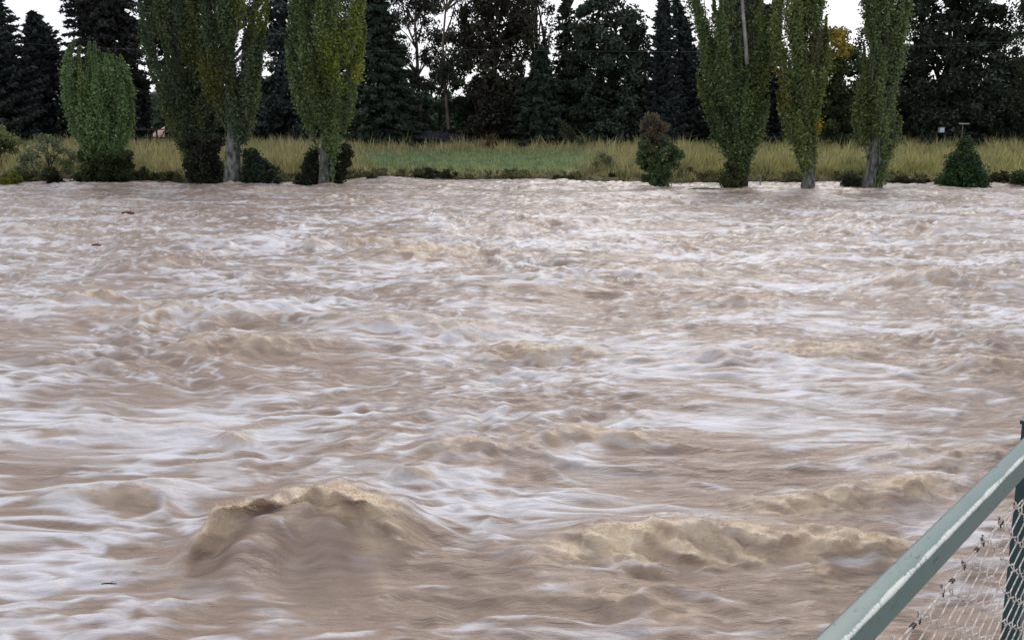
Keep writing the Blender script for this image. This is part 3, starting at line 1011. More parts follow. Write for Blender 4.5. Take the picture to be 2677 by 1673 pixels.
poplar('poplar_tree', 'tall poplar with thick pale mottled trunk, right one of the overlapping pair', 62.8,
       [(-360, 560, 580), (-220, 510, 640), (-60, 500, 690), (0, 500, 710), (80, 500, 700), (160, 505, 690), (260, 520, 680), (330, 560, 675), (380, 585, 655)],
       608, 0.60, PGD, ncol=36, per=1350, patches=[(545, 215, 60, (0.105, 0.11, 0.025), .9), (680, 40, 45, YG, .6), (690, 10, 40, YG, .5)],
       bare=[(608, 430, 25, 62)])
poplar('poplar_tree', 'poplar with grey forked trunk and bright yellow-green lobes on its right side', 63.2,
       [(-340, 830, 850), (-200, 770, 910), (-60, 750, 960), (0, 745, 968), (80, 742, 966), (160, 745, 958), (240, 760, 945), (320, 775, 950), (370, 790, 940), (420, 808, 915), (460, 815, 910)],
       848, 0.42, PG, ncol=42, per=1350,
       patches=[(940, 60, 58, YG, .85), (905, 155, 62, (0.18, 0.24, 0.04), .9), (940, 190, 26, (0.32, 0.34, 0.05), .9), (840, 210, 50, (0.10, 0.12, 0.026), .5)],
       bare=[(848, 440, 22, 45), (836, 370, 10, 40)])
poplar('poplar_tree', 'broad V-shaped poplar with a bare silvery stem at its top', 60.6,
       [(-330, 1880, 1950), (-200, 1810, 2010), (-60, 1785, 2020), (0, 1790, 2022), (100, 1805, 2015), (190, 1815, 2018), (260, 1825, 2012), (330, 1850, 2005), (370, 1868, 1995), (420, 1900, 1972), (470, 1905, 1968)],
       1940, 0.34, PG, ncol=46, per=1350, bark=M_BARK_DARK, patches=[(1870, 330, 60, (0.042, 0.075, 0.042), .5)],
       bare=[(1935, 40, 42, 130)])
pv = COL.objects[-1]
poplar('poplar_tree', 'narrow leafy poplar with yellow leaves on both sides and a dark wet trunk foot', 58.6,
       [(-300, 2080, 2120), (-160, 2040, 2150), (-40, 2020, 2165), (0, 2015, 2175), (90, 1998, 2178), (170, 2010, 2180), (230, 2022, 2160), (300, 2032, 2152), (370, 2055, 2148), (430, 2080, 2142), (452, 2090, 2138)],
       2112, 0.40, (0.150, 0.198, 0.070), ncol=38, per=1000,
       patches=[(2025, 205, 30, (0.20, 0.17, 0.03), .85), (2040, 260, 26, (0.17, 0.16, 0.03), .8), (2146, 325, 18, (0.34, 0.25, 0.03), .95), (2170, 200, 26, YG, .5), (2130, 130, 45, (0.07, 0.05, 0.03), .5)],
       bare=[(2108, 470, 25, 20)])
poplar('poplar_tree', 'tall straight poplar with smooth grey trunk, rightmost of the row', 59.4,
       [(-320, 2290, 2330), (-180, 2260, 2370), (-40, 2248, 2388), (0, 2248, 2390), (90, 2252, 2380), (180, 2250, 2372), (250, 2232, 2362), (310, 2225, 2368), (350, 2228, 2366), (400, 2250, 2345), (440, 2275, 2322), (470, 2285, 2310)],
       2272, 0.42, (0.132, 0.180, 0.076), ncol=40, per=1050, bare=[(2268, 432, 24, 72)])

# bare silvery stem of the V-shaped poplar
vroot = [o for o in COL.objects if o.get('label', '').startswith('broad V-shaped')][0]
mb = MB()
pts = [(1950, 170), (1947, 110), (1942, 60), (1938, 0), (1934, -60), (1936, -120)]
mb.tube([Vector((world_x(a, b_, 59.6), 59.4, world_z(a, b_, 59.6))) - vroot.location for a, b_ in pts], [.13, .12, .11, .10, .07, .03], 7)
mb.build('dead_stem', M_DEAD, vroot, smooth=True)

G_BUSH = 'small trees and bushes at the waterline'


def bush(label, Y, env, base_px, col, n, per, leaf, r, patches=(), name='bush', cat='bush', group=G_BUSH, var=0.35, core=0.3, squash=0.9, br=0.06, base_z=-0.25):
    return blob_tree(name, label, cat, Y, env, base_px, br, col, n, per, leaf, r, squash=squash, group=group, patches=patches,
                     core=core, var=var, base_z=base_z, limbs=14, shell=0.3)


bush('spiky green bush with reddish-brown dying top standing in the water', 60.5,
     [(300, 1690, 1722), (325, 1665, 1750), (360, 1655, 1755), (400, 1652, 1788), (430, 1668, 1785), (465, 1676, 1755), (492, 1686, 1748)], 1712,
     (0.085, 0.135, 0.055), 60, 140, 0.12, 0.42, patches=[(1705, 325, 60, (0.120, 0.082, 0.058), .85), (1760, 395, 20, (.05, .08, .03), .5)])
bush('dense dark green cone-shaped bush near the right end of the bank', 62.0,
     [(368, 2512, 2535), (400, 2500, 2550), (420, 2470, 2565), (450, 2455, 2578), (487, 2450, 2580)], 2515,
     (0.042, 0.085, 0.030), 70, 230, 0.12, 0.6)
bush('small green bush cut by the right frame edge at the waterline', 61.5,
     [(455, 2655, 2700), (470, 2640, 2720), (490, 2636, 2730)], 2680, (0.040, 0.072, 0.026), 22, 160, 0.12, 0.4)
bush('dark green shrub spreading right of the pale mottled trunk', 62.6,
     [(398, 640, 665), (425, 632, 705), (450, 632, 730), (480, 634, 738)], 680, (0.024, 0.040, 0.022), 48, 200, 0.12, 0.5)
bush('dark brown twiggy thicket between the two trunks of the poplar pair', 63.6,
     [(370, 470, 590), (420, 476, 585), (480, 480, 590)], 535, (0.030, 0.034, 0.020), 60, 210, 0.13, 0.55)
bush('dark shrub against the left foot of the forked grey trunk', 63.8,
     [(395, 805, 835), (430, 795, 840), (460, 775, 842), (482, 765, 845)], 815, (0.024, 0.036, 0.018), 32, 190, 0.12, 0.42)
bush('brownish thicket right of the forked grey trunk foot', 63.6,
     [(390, 868, 925), (430, 866, 918), (470, 868, 905)], 890, (0.036, 0.040, 0.020), 30, 190, 0.12, 0.42)
bush('low ragged scrub at the foot of the bright green willow', 65.0,
     [(405, 205, 355), (440, 200, 350), (478, 195, 340)], 270, (0.040, 0.058, 0.020), 60, 190, 0.12, 0.5)
bush('soft light green shrub left of the willow', 69.0,
     [(352, 100, 130), (385, 55, 190), (420, 40, 215), (452, 40, 215)], 125, (0.130, 0.160, 0.080), 46, 90, 0.12, 0.5, base_z=0.2, core=0)
bush('arching yellow-green shrub at the left frame edge', 74.0,
     [(338, -40, 15), (355, -60, 50), (375, -60, 70), (395, -60, 60)], 0, (0.125, 0.145, 0.055), 34, 110, 0.13, 0.5, base_z=0.4)
bush('yellow-green leafy branch lying half in the water at far left', 62.5,
     [(458, 15, 45), (468, 0, 60), (484, -5, 62)], 30, (0.15, 0.17, 0.03), 16, 90, 0.13, 0.3)
bush('small dark twiggy plant trailing in the water left of the willow', 63.0,
     [(448, 120, 150), (460, 100, 165), (480, 110, 165)], 140, (0.030, 0.040, 0.016), 20, 110, 0.11, 0.3)
bush('low yellowish shrub at the left foot of the V-shaped poplar', 60.0,
     [(428, 1900, 1925), (450, 1888, 1935), (490, 1878, 1945)], 1915, (0.060, 0.072, 0.024), 26, 150, 0.11, 0.4)
bush('small grey-green plant left of the smooth grey trunk', 60.2,
     [(455, 2210, 2240), (470, 2200, 2255), (494, 2195, 2262)], 2230, (0.050, 0.060, 0.035), 18, 130, 0.10, 0.35)
bush('loose olive shrub in the dry grass left of the brown-topped bush', 68.5,
     [(400, 1560, 1600), (425, 1540, 1620), (455, 1545, 1620)], 1580, (0.140, 0.150, 0.070), 16, 70, 0.11, 0.45, base_z=0.3, core=0)
bush('dark olive shrub in the dry grass left of the V-shaped poplar', 68.0,
     [(438, 1790, 1812), (452, 1782, 1818), (462, 1784, 1816)], 1800, (0.050, 0.055, 0.028), 10, 110, 0.10, 0.3, base_z=0.3)
bush('rusty brown weed clump standing at the back of the green field', 100.0,
     [(362, 1268, 1290), (375, 1262, 1300), (390, 1262, 1300)], 1280, (0.11, 0.075, 0.040), 14, 110, 0.16, 0.5, base_z=1.6)
bush('tall pale weeds at the back of the field, left of centre right evergreen', 100.0,
     [(318, 1468, 1475), (345, 1460, 1500), (376, 1455, 1560)], 1500, (0.075, 0.085, 0.045), 16, 60, 0.16, 0.5, base_z=1.6, core=0)
for lab, px0, px1, Yt, pyt, c in (
        ('dark tussock overhanging the water below the green field', 1078, 1205, 71.0, 447, (0.026, 0.036, 0.012)),
        ('wide dark tussock on the bank left of the brown-topped bush', 1560, 1668, 67.0, 458, (0.026, 0.034, 0.013)),
        ('dark tussock on the bank in the middle right of the field', 1430, 1540, 68.5, 458, (0.040, 0.046, 0.018)),
        ('small dark tussock on the bank right of the forked trunk', 950, 1010, 70.0, 454, (0.040, 0.044, 0.018)),
        ('dark mossy tussock on the bank right of the willow', 345, 425, 65.5, 446, (0.036, 0.045, 0.014)),
        ('brown and green bank growth left of the cone-shaped bush', 2330, 2440, 63.5, 462, (0.045, 0.045, 0.022)),
        ('dark scrub on the bank between cone bush and right edge', 2580, 2650, 64.0, 452, (0.045, 0.040, 0.022)),
        ('olive bank growth at far left behind the floating branch', 0, 100, 66.0, 452, (0.055, 0.062, 0.02)),
        ('green bank growth left of the dark thicket trunk', 400, 478, 65.0, 455, (0.060, 0.070, 0.028))):
    bush(lab, Yt, [(pyt, px0 + 20, px1 - 20), (pyt + 10, px0 + 5, px1 - 5), (pyt + 22, px0, px1), (pyt + 30, px0, px1)], (px0 + px1) / 2, c,
         int((px1 - px0) * 0.35), 80, 0.11, 0.27, name='bank_tussock', cat='tussock', group='tussocks on the far bank', core=0, br=0.02, squash=0.6)

# far undergrowth below the belt and the far-off wood behind it
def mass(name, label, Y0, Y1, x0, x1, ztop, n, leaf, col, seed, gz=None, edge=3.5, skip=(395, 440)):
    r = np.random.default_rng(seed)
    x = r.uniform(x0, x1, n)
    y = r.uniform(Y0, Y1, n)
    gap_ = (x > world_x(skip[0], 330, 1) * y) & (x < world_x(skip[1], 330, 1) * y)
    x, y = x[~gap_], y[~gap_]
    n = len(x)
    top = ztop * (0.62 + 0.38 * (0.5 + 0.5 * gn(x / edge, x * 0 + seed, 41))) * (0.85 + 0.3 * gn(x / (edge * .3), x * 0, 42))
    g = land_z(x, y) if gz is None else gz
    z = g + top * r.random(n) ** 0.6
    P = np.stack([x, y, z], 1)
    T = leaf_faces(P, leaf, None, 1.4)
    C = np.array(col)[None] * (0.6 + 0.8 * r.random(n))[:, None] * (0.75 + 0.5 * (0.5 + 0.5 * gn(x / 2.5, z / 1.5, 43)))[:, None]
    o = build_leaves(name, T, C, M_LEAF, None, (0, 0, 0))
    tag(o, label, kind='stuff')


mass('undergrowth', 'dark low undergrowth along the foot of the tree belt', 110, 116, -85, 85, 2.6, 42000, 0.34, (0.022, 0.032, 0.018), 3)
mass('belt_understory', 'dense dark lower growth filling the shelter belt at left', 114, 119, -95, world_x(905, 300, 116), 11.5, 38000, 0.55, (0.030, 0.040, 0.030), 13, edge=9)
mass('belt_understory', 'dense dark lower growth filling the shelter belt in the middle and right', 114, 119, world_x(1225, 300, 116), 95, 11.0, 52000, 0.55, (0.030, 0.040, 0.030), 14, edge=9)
mass('distant_wood', 'pale grey-green distant trees glimpsed through the gaps of the belt', 190, 215, -150, 150, 13.0, 26000, 1.3, (0.055, 0.085, 0.060), 4, edge=14, skip=(0, 0))

# ------------------------------------------------------------------ grass of the field
def grass():
    n = 150000
    r = np.random.default_rng(21)
    t = 0.5 + 46 * r.random(n) ** 1.35
    x = r.uniform(-1, 1, n) * (0.62 * (68 + t) + 3)
    y = shore(x) + t
    g = field_tint(x, y)
    z = land_z(x, y)
    dens = sstep(-0.35, 0.2, fbm(x / 2.4, y / 2.4, 55, 3))
    big = (1 - g) * (0.45 + 0.75 * dens)
    h = big * (0.78 + 0.8 * gn(x / 0.8, y / 1.5, 71) + 0.5 * gn(x / 3.5, y / 3, 70)) * sstep(0.1, 2.2, t) + g * 0.30 + 0.10
    h = h * (0.6 + 0.7 * r.random(n))
    w = 0.035 + 0.06 * r.random(n)
    an = r.random(n) * PI
    lean = r.normal(size=(n, 2)) * 0.34 + 0.25 * np.stack([gn(x / 1.3, y / 1.3, 68), gn(x / 1.3, y / 1.3, 69)], 1)
    P = np.stack([x, y, z - 0.05], 1)
    dx = np.stack([np.cos(an) * w, np.sin(an) * w, 0 * w], 1)
    tip = P + np.stack([lean[:, 0] * h, lean[:, 1] * h, h], 1)
    T = np.stack([P - dx, P + dx, tip], 1)
    s1, s2 = np.array([0.44, 0.375, 0.205]), np.array([0.33, 0.32, 0.135])
    g1, g2 = np.array([0.18, 0.29, 0.14]), np.array([0.34, 0.36, 0.18])
    m1 = (0.5 + 0.5 * fbm(x / 4, y / 5, 57, 3) * 1.6).clip(0, 1)[:, None]
    m2 = (0.5 + 0.5 * fbm(x / 1.5, y / 3, 58, 3) * 1.6).clip(0, 1)[:, None]
    yel = sstep(8, 14, x)[:, None]
    st = s1 * (1 - m1) + s2 * m1
    st = st * (1 - yel * .5) + np.array([0.35, 0.335, 0.125]) * yel * .5
    gr = g1 * (1 - m2) + g2 * m2
    C = st * (1 - g[:, None]) + gr * g[:, None]
    rust = (sstep(0.25, 0.6, fbm(x / 2.2, y / 4, 59, 2)) * (1 - sstep(2, 8, t)))[:, None]
    C = C * (1 - rust * .6) + np.array([0.17, 0.12, 0.075]) * rust * .6
    patch = 0.72 + 0.75 * (0.5 + 0.5 * fbm(x / 1.1, y / 2.2, 66, 4, .6) * 1.8).clip(0, 1)
    C = C * patch[:, None]
    gm = sstep(0.0, 0.5, fbm(x / 3.2, y / 4.5, 78, 3))[:, None] * (1 - g[:, None])
    C = C * (1 - gm * .65) + np.array([0.17, 0.21, 0.085]) * gm * .65
    olive = (sstep(0.1, 0.5, fbm(x / 1.6, y / 1.2, 67, 3)) * (1 - sstep(1.0, 3.0, t)))[:, None]
    C = C * (1 - olive * .75) + np.array([0.10, 0.115, 0.045]) * olive * .75
    C = C * (0.6 + 0.7 * r.random(n))[:, None]
    o = build_leaves('field_grass', T, C, M_GRASS, None, (0, 0, 0))
    tag(o, 'long straw-coloured and short green grass covering the field', kind='stuff')


grass()

def bank_growth():
    r = np.random.default_rng(31)
    n = 26000
    x = r.uniform(-52, 52, n)
    t = -0.25 + 1.9 * r.random(n) ** 1.3
    dn = fbm(x / 2.6, t * 0 + 5, 72, 3) + 0.25 * gn(x / .5, t, 73)
    keep = (dn > 0.03) & (np.abs(x) < 0.62 * 68 + 4)
    x, t, dn = x[keep], t[keep], dn[keep]
    y = shore(x) + t
    hgt_ = 0.15 + 0.55 * np.clip(dn + 0.1, 0, 1)
    z = np.maximum(land_z(x, y), 0.0) + hgt_ * r.random(len(x))
    P = np.stack([x, y, z], 1)
    T = leaf_faces(P, 0.13, None, 1.6, np.tile(np.array([[0, -.3, .5]]), (len(x), 1)))
    k = (0.5 + 0.5 * fbm(x / 3.5, t, 75, 2) * 2).clip(0, 1)[:, None]
    C = np.array([0.050, 0.062, 0.022]) * (1 - k) + np.array([0.165, 0.155, 0.070]) * k
    C = C * (0.6 + 0.8 * r.random(len(x)))[:, None]
    o = build_leaves('bank_growth', T, C, M_GRASS, None, (0, 0, 0))
    tag(o, 'low ragged weeds hanging over the far water edge', kind='stuff')


bank_growth()

# ------------------------------------------------------------------ background structures
# long low shed with grey-blue sheet roof
def shed():
    Y = 107.0
    xL, xR = world_x(1045, 340, Y), world_x(1292, 340, Y)
    gz = float(land_z(np.array([(xL + xR) / 2]), np.array([Y]))[0])
    root = empty('shed', ((xL + xR) / 2, Y, gz))
    tag(root, 'long low shed with faded blue-grey roof sheets in front of the gum trees', 'shed')
    mr = plain('faded_roof_sheet', (0.016, 0.018, 0.026), 0.95, 0.45, 1.5)
    mr.node_tree.nodes['Principled BSDF'].inputs['Specular IOR Level'].default_value = 0.1
    mw = plain('dark_shed_boards', (0.022, 0.022, 0.024), 0.9, 0.4, 3.0)
    L = xR - xL
    MB().box((0, 1.2, 0.55), (L * 0.97, 2.6, 1.1)).build('wall', mw, root)
    n = 12
    for i in range(n):
        w = L / n
        cx = -L / 2 + w * (i + .5)
        hz = 1.25 + 0.28 * math.sin(i * 0.55) + random.uniform(-.05, .05)
        M = Matrix.Translation((cx, 1.1, hz)) @ Matrix.Rotation(math.radians(17 + random.uniform(-3, 3)), 4, 'X') @ Matrix.Rotation(math.radians(random.uniform(-3, 3)), 4, 'Y')
        MB().box((0, 0, 0), (w * 0.97, 3.2, 0.05), M).build('roof_sheet', mr, root)


shed()

# white box on a stump and a pale board seen under the big evergreen
Yb = 100.0
bx_, bz_ = world_x(2461, 338, Yb), world_z(2461, 347, Yb)
M_WHITE = plain('white_paint', (0.50, 0.54, 0.66), 0.6, 0.2, 3)
root = empty('hive_box', (bx_, Yb, bz_ - 1.2))
tag(root, 'small white box on a dark stand under the huge right evergreen', 'box')
MB().box((0, 0, 1.47), (0.50, 0.45, 0.50)).build('box_body', M_WHITE, root)
MB().box((0, 0, 1.76), (0.58, 0.52, 0.07)).build('lid', plain('lid_grey', (0.12, 0.13, 0.16), .7), root)
mb = MB()
mb.box((-0.1, 0, 1.17), (1.5, 0.6, 0.07))
mb.build('stand_top', M_BARK_DARK, root)
for sx in (-.6, .4):
    MB().box((sx, 0, 0.42), (0.16, .4, 1.43)).build('leg', M_BARK_DARK, root)
bx2, bz2 = world_x(2521, 324, Yb), world_z(2521, 324, Yb)
gz2 = float(land_z(np.array([bx2]), np.array([Yb]))[0])
root = empty('sign_post', (bx2, Yb, gz2))
tag(root, 'pale horizontal board on a post in the shade of the right evergreen', 'post')
MB().box((0, 0, bz2 - gz2), (1.15, 0.05, 0.13)).build('board', plain('pale_board', (.33, .36, .38), .7), root)
MB().box((-.12, 0.06, (bz2 - gz2 - .1) / 2), (0.12, 0.06, bz2 - gz2 + .1)).build('post', M_TIMBER, root)

# timber rail fence seen in the gap at the left
Yf = 96.0
fx0, fx1 = world_x(352, 345, Yf), world_x(470, 345, Yf)
gzf = float(land_z(np.array([(fx0 + fx1) / 2]), np.array([Yf]))[0])
root = empty('rail_fence', ((fx0 + fx1) / 2, Yf, gzf))
tag(root, 'dark timber rail fence in the gap between willow and left poplar', 'fence')
zt_ = world_z(410, 339, Yf) - gzf
zb_ = world_z(410, 361, Yf) - gzf
Lf = fx1 - fx0
for zz_ in (zt_, zb_):
    MB().box((0, 0, zz_), (Lf, 0.06, 0.12)).build('rail', M_BARK_DARK, root)
for q in (-.5, -0.02, .5):
    MB().box((q * Lf, 0.09, (zt_ + .1) / 2), (0.14, 0.10, zt_ + .3)).build('post', M_BARK_DARK, root)
MB().tube([(0.1, 0.0, zb_ - .3), (0.95, 0.0, zt_)], 0.05, 6).build('brace', M_BARK_DARK, root)
# bare reddish slope behind that fence
x0, x1, Ym = world_x(330, 330, 150), world_x(520, 330, 150), 150.0
V_, F_ = [], []
for i in range(25):
    for j in range(9):
        a, c = i / 24, j / 8
        hh = 7.0 * math.sin(PI * a) ** 0.7 * (c ** 0.8)
        V_.append((x0 + (x1 - x0) * a, Ym + 22 * c, 1.6 + hh + 0.3 * float(gn(a * 6, c * 4, 5))))
for i in range(24):
    for j in range(8):
        F_.append([i * 9 + j, (i + 1) * 9 + j, (i + 1) * 9 + j + 1, i * 9 + j + 1])
mo = mesh_obj('earth_slope', np.array(V_), F_, plain('red_earth', (0.36, 0.23, 0.17), .95, .25, .3), smooth=True)
tag(mo, 'bare reddish earth slope far behind the left fence gap', kind='structure')

# overhead wires in front of the belt
def wire(name, label, pts, Y, r=0.008):
    P = [(world_x(a, b_, Y), Y, world_z(a, b_, Y)) for a, b_ in pts]
    o = MB().tube([Vector(p) - Vector(P[0]) for p in P], r, 5).build(name, M_WIRE, None, smooth=True)
    o.location = P[0]
    tag(o, label, 'power line', 'overhead wires in front of the tree belt')


M_WIRE = plain('grey_wire', (0.09, 0.095, 0.105), .5, .1)
wire('overhead_wire', 'thin upper overhead wire crossing in front of the whole dark tree belt',
     [(-200, 100), (300, 128), (800, 138), (1150, 130), (1500, 134), (1850, 137), (2380, 120), (2640, 110), (2900, 100)], 97)
wire('overhead_wire', 'thin lower overhead wire crossing in front of the right evergreen',
     [(1850, 150), (2100, 142), (2380, 122), (2640, 118), (2900, 120)], 98)

# short pale post at the waterline, debris
xp = world_x(1988, 470, 62.5)
o = MB().box((0, 0, 0.2), (0.07, 0.07, 1.0), taper=0.9).build('marker_post', M_DEAD)
o.location = (xp, 62.5, 0.10)
tag(o, 'short pale post at the water edge between V-shaped and yellow-leaved poplars', 'post')
xp = world_x(1297, 460, 71.0)
mb = MB()
mb.tube([(0, 0, 0), (0.1, 0, .35), (0.22, 0, 0.62)], [.045, .04, .02], 6)
o = mb.build('driftwood', M_DEAD)
o.location = (xp, 71.2, .22)
tag(o, 'short white bleached stick poking up from the muddy bank', 'driftwood')

M_RED = plain('red_brown_wood', (0.10, 0.030, 0.024), .6, .4, 5)


def log(label, px, py, Lm, r, mat, rz, name='floating_log', z=0.10):
    rx, rz_ = ray(px, py)
    Y = (-CAM_H + z) / rz_
    mb = MB()
    n = 7
    mb.tube([(Lm * (q / (n - 1) - .5), 0.03 * math.sin(q * 0.9) * Lm, 0.02 * Lm * math.sin(q * .7)) for q in range(n)],
            [r * (.5 + .5 * math.sin(PI * (q + .7) / n)) for q in range(n)], 7)
    mb.tube([(0.1 * Lm, 0, 0), (0.22 * Lm, 0.02, r * 2.6)], [r * .4, r * .15], 5)
    o = mb.build(name, mat, None, smooth=True)
    o.location = (rx * Y, Y, z)
    o.rotation_euler = (0, 0, rz)
    tag(o, label, 'driftwood', 'driftwood carried by the flood')


log('small dark red floating piece of wood in the upper left water', 335, 557, 0.55, .07, M_RED, .15, z=.2)
log('short brown floating stick below the red piece of wood', 252, 641, 0.32, .04, M_RED, 0, z=.2)
log('dark thin floating stick at the lower left of the big breaking wave', 285, 1525, 0.13, .007, M_BARK_DARK, .1, z=.12)
log('thin dark branch lying in the water at the V-shaped poplar foot', 1850, 495, 2.6, .05, M_BARK_DARK, 0.05, z=.06)
log('thin dark branch in the water between the two right poplars', 2205, 495, 1.1, .05, M_BARK_DARK, -0.05, z=.06)
log('wire-like twig debris caught left of the narrow poplar foot', 2045, 497, 2.4, .03, M_BARK_DARK, 0.03, z=.07)

# ------------------------------------------------------------------ the near bank and the railing
HR = 0.80                                    # rail top lies this far below the camera


def on_level(px, py, drop):
    rx, rz = ray(px, py)
    Y = -drop / rz
    return Vector((rx * Y, Y, CAM_H - drop))


A = on_level(2212, 1673, HR)
B = on_level(2677, 1196, HR)
D = (B - A).normalized()                     # along the rail, away from the camera
N = Vector((D.y, -D.x, 0))                   # towards the camera side
TH = math.atan2(D.y, D.x)
# width of the rail: upper edge of its top face
Cc = on_level(2119, 1673, HR)
RW = -(Cc - A).dot(N)
rx, rz = ray(2291, 1673)
q = A.dot(N) / (Vector((rx, 1, 0)).dot(N))
RH = (CAM_H - HR) - (CAM_H + rz * q)
RW, RH = abs(RW), abs(RH)

# local frame: x along the rail from A, y away from camera (-N), z up
FM = Matrix.Translation(A) @ Matrix.Rotation(TH, 4, 'Z')
ftop = CAM_H - HR


def paint(name, col, wear_highlight):
    m, nt, b = new_mat(name)
    L = nt.links.new
    tc = nt.nodes.new('ShaderNodeTexCoord')
    n1 = nt.nodes.new('ShaderNodeTexNoise')
    n1.inputs['Scale'].default_value = 9
    n1.inputs['Detail'].default_value = 8
    L(tc.outputs['Object'], n1.inputs['Vector'])
    m1 = nt.nodes.new('ShaderNodeMix')
    m1.data_type = 'RGBA'
    m1.inputs[6].default_value = (*[c * .82 for c in col], 1)
    m1.inputs[7].default_value = (*[c * 1.18 for c in col], 1)
    L(n1.outputs['Fac'], m1.inputs[0])
    cur = m1.outputs[2]
    # thin dark scratches
    mp = nt.nodes.new('ShaderNodeMapping')
    mp.inputs['Scale'].default_value = (26, 90, 40)
    mp.inputs['Rotation'].default_value = (0, 0, 0.5)
    L(tc.outputs['Object'], mp.inputs['Vector'])
    n2 = nt.nodes.new('ShaderNodeTexNoise')
    n2.inputs['Scale'].default_value = 1.0
    n2.inputs['Detail'].default_value = 3
    n2.inputs['Distortion'].default_value = 1.0
    L(mp.outputs['Vector'], n2.inputs['Vector'])
    r2 = nt.nodes.new('ShaderNodeMapRange')
    r2.inputs[1].default_value = 0.655
    r2.inputs[2].default_value = 0.69
    L(n2.outputs['Fac'], r2.inputs[0])
    m2 = nt.nodes.new('ShaderNodeMix')
    m2.data_type = 'RGBA'
    m2.inputs[7].default_value = (0.03, 0.045, 0.05, 1)
    L(r2.outputs[0], m2.inputs[0])
    L(cur, m2.inputs[6])
    cur = m2.outputs[2]
    if wear_highlight:
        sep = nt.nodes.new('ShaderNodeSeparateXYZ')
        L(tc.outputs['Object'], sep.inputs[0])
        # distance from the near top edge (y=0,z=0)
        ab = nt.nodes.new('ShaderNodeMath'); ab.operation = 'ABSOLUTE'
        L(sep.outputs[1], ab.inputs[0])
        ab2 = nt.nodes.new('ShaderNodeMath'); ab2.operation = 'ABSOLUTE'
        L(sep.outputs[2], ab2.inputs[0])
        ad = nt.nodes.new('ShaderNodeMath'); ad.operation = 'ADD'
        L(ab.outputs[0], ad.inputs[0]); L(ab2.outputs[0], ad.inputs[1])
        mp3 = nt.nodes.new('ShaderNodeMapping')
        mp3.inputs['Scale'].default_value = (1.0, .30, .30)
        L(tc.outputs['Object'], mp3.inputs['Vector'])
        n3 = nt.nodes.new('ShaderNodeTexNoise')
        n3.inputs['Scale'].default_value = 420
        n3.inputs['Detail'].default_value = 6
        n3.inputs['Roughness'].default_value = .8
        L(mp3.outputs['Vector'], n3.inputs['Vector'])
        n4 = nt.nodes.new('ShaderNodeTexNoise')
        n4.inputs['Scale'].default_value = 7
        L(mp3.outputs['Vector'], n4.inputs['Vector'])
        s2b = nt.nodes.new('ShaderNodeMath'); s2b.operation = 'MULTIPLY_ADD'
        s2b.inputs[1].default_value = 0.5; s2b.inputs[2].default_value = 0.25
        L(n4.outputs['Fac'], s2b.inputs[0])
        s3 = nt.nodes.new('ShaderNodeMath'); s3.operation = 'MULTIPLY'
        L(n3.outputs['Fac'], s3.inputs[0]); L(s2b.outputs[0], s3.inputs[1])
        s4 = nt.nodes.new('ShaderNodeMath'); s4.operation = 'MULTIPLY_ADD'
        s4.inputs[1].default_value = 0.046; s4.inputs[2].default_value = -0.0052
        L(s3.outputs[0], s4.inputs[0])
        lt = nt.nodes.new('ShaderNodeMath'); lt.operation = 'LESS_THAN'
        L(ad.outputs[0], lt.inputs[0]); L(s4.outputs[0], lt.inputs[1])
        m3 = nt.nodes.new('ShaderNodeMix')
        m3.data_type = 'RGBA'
        m3.inputs[7].default_value = (0.72, 0.74, 0.66, 1)  # worn edge, made brighter to paint in the metallic ridge highlight
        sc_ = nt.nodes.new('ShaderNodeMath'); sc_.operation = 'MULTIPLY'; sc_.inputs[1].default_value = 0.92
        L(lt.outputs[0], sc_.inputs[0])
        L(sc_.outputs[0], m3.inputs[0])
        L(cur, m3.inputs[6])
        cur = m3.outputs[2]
    L(cur, b.inputs['Base Color'])
    b.inputs['Roughness'].default_value = 0.30
    b.inputs['Specular IOR Level'].default_value = 0.42
    bp = nt.nodes.new('ShaderNodeBump')
    bp.inputs['Strength'].default_value = 0.12
    bp.inputs['Distance'].default_value = 0.004
    L(n1.outputs['Fac'], bp.inputs['Height'])
    L(bp.outputs['Normal'], b.inputs['Normal'])
    return m


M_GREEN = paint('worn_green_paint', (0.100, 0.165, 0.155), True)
M_GREEN2 = paint('dark_green_paint', (0.020, 0.060, 0.062), False)


def rounded_bar(name, x0, x1, y0, y1, z0, z1, r, mat, parent, seg=4):
    """hollow-section look: rounded rectangle swept along local x"""
    prof = []
    for (cy, cz, a0) in ((y1 - r, z1 - r, 0), (y0 + r, z1 - r, 90), (y0 + r, z0 + r, 180), (y1 - r, z0 + r, 270)):
        for i in range(seg + 1):
            a = math.radians(a0 + 90 * i / seg)
            prof.append((cy + r * math.cos(a), cz + r * math.sin(a)))
    n = len(prof)
    V, F = [], []
    xs_ = np.linspace(x0, x1, 9)
    for x in xs_:
        V += [(x, p[0], p[1]) for p in prof]
    for i in range(len(xs_) - 1):
        for k in range(n):
            F.append([i * n + k, i * n + (k + 1) % n, (i + 1) * n + (k + 1) % n, (i + 1) * n + k])
    F.append(list(range(n))[::-1])
    F.append([(len(xs_) - 1) * n + k for k in range(n)])
    return mesh_obj(name, np.array(V), F, mat, parent, smooth=True)


froot = empty('chain_link_railing', (0, 0, 0))
froot.matrix_world = FM
tag(froot, 'worn green steel handrail with chain-link mesh in the lower right foreground', 'railing')
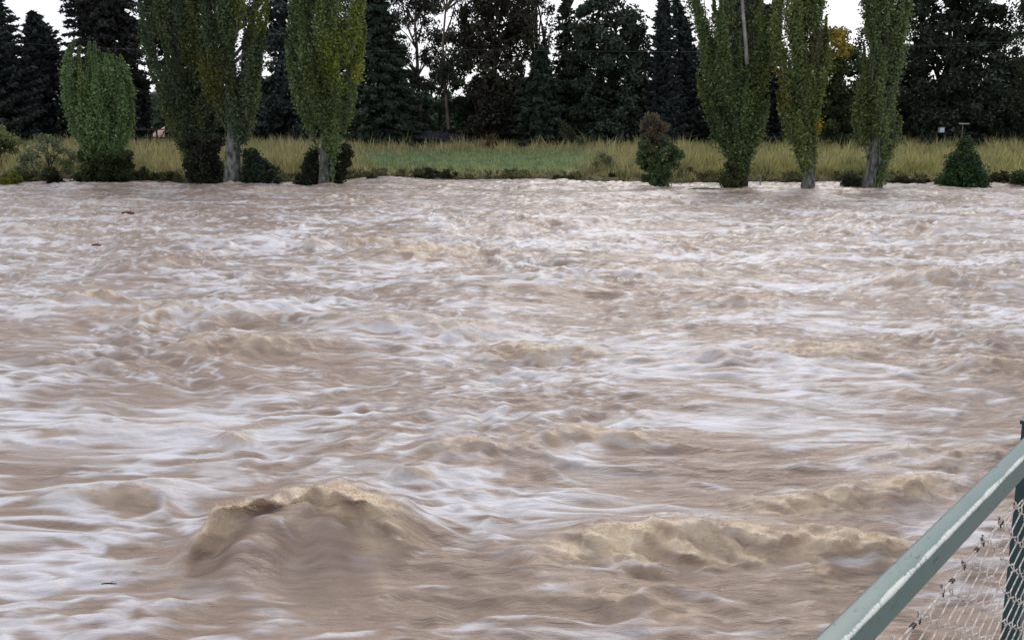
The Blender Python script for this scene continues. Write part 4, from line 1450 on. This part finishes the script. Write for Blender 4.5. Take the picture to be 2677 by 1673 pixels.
# where along the rail does the post stand (left side of its cap at px 2655)
tgt = on_level(2800, 1076, HR - 0.02)
PX = (tgt - A).dot(D)
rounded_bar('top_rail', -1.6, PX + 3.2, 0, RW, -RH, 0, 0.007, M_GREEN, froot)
PW = RW + 0.022
GZ = 1.85                                    # height of the footpath the railing stands on
hgt = ftop - GZ
for k_, xx in enumerate((PX, PX - 2.35, PX + 2.35)):
    LM = Matrix.Translation((xx, RW / 2 + 0.05, 0)) @ Matrix.Rotation(math.radians(-6.5), 4, 'Y')
    MB().box((0, 0, -hgt / 2 - 0.034), (0.05, 0.05, hgt), LM).build('post', M_GREEN2, froot)
    MB().box((0, 0, -0.028), (0.060, 0.060, 0.012), LM).build('post_cap', M_GREEN2, froot)
rounded_bar('bottom_rail', -1.6, PX + 3.2, 0.004, RW - 0.004, -hgt + 0.09, -hgt + 0.13, 0.006, M_GREEN2, froot)

# tension wire below the rail
M_GALV = plain('weathered_galvanised_wire', (0.52, 0.46, 0.42), 0.6, 0.35, 60, metallic=0.0)
M_GALVD = plain('rusty_dark_wire', (0.045, 0.035, 0.032), 0.7, 0.4, 80, metallic=0.3)
rx, rz = ray(2351, 1673)
planeN = (A - N * (RW / 2)).dot(N)
q = planeN / (Vector((rx, 1, 0)).dot(N))
TW = (CAM_H + rz * q) - ftop                 # local z of the tension wire (negative)
yw = RW / 2
sag = lambda x: 0.006 * math.sin(x * 9.0)
MB().tube([(x, yw, TW + sag(x)) for x in np.linspace(-1.5, PX + 3.0, 60)], 0.0022, 6).build('tension_wire', M_GALV, froot, smooth=True)

cw, ch = 0.072, 0.041
nW = int((PX + 0.9 + 1.0) / cw)
depth_z = -hgt + 0.13 - TW
nz_ = int(abs(depth_z) / ch)
for k in range(nW):
    pts = []
    s0 = -1.0 + k * cw
    for j in range(nz_):
        if TW - (j + 1) * ch < -hgt + 0.12:
            break
        side = (j + k) % 2
        sa = s0 + (cw + 0.007 if side else -0.007)
        zc = TW + 0.012 - (j + 0.0) * ch + sag(s0)
        wob = random.uniform(-.0022, .0022)
        wz = random.uniform(-.003, .003)
        yo = 0.005 if side else -0.005
        dr = -1 if side else 1
        # a rounded hook at each interlock
        pts.append((sa + dr * 0.012 + wob, yw + yo * 0.1, zc + 0.0105 + wz))
        pts.append((sa + dr * 0.005 + wob, yw + yo * 0.6, zc + 0.008 + wz))
        pts.append((sa + dr * 0.0012 + wob, yw + yo, zc + 0.003 + wz))
        pts.append((sa + dr * 0.0012 + wob, yw + yo, zc - 0.003 + wz))
        pts.append((sa + dr * 0.005 + wob, yw - yo * 0.4, zc - 0.008 + wz))
        pts.append((sa + dr * 0.012 + wob, yw - yo * 0.3, zc - 0.0105 + wz))
    MB().tube(pts, 0.0018, 5).build('mesh_wire', M_GALV if k % 2 else M_GALV, froot, smooth=True)
# cut ends twisted over the tension wire
for k in range(0, nW, 1):
    s0 = -1.0 + k * cw + (cw if (k % 2) else 0)
    if k % 2 and random.random() < .35:
        continue
    hh = random.uniform(.008, .02)
    z0_ = TW + sag(s0)
    pts = [(s0, yw - .004, z0_ - .006), (s0 - .002, yw - .005, z0_ + hh * .6), (s0 + .004, yw, z0_ + hh),
           (s0 + .010, yw + .004, z0_ + hh * .8), (s0 + .008, yw + .003, z0_ + hh * .3)]
    MB().tube(pts, 0.0017, 5).build('twisted_end', M_GALVD, froot, smooth=True)
for i in range(9):
    s0 = -0.4 + i * 0.205 + random.uniform(-.02, .02)
    z0_ = TW + sag(s0)
    pts = [(s0 + .0015 * q, yw + .0042 * math.cos(q * 1.25), z0_ + .0042 * math.sin(q * 1.25)) for q in range(16)]
    MB().tube(pts, 0.0013, 4).build('wire_tie', M_GALVD, froot, smooth=True)

# footpath and stone-faced bank that carry the railing (camera side)
M_PATH = plain('gravel_path', (0.24, 0.22, 0.19), 0.95, 0.3, 12, bump=.4)
M_CONC = plain('old_concrete', (0.25, 0.24, 0.22), 0.9, 0.25, 3, bump=.3)
path_ = MB()
path_.box((0.5, -3.40, -hgt - 0.25), (30.0, 6.0, 0.5))
po = path_.build('footpath', M_PATH)
po.matrix_world = FM
tag(po, 'gravel footpath behind the railing on top of the near bank', kind='structure')
wl = MB()
wl.box((0.5, -0.14, -hgt - 2.4), (30.0, 0.50, 4.7))
wo = wl.build('retaining_wall', M_CONC)
wo.matrix_world = FM
tag(wo, 'concrete retaining wall under the railing', kind='structure')
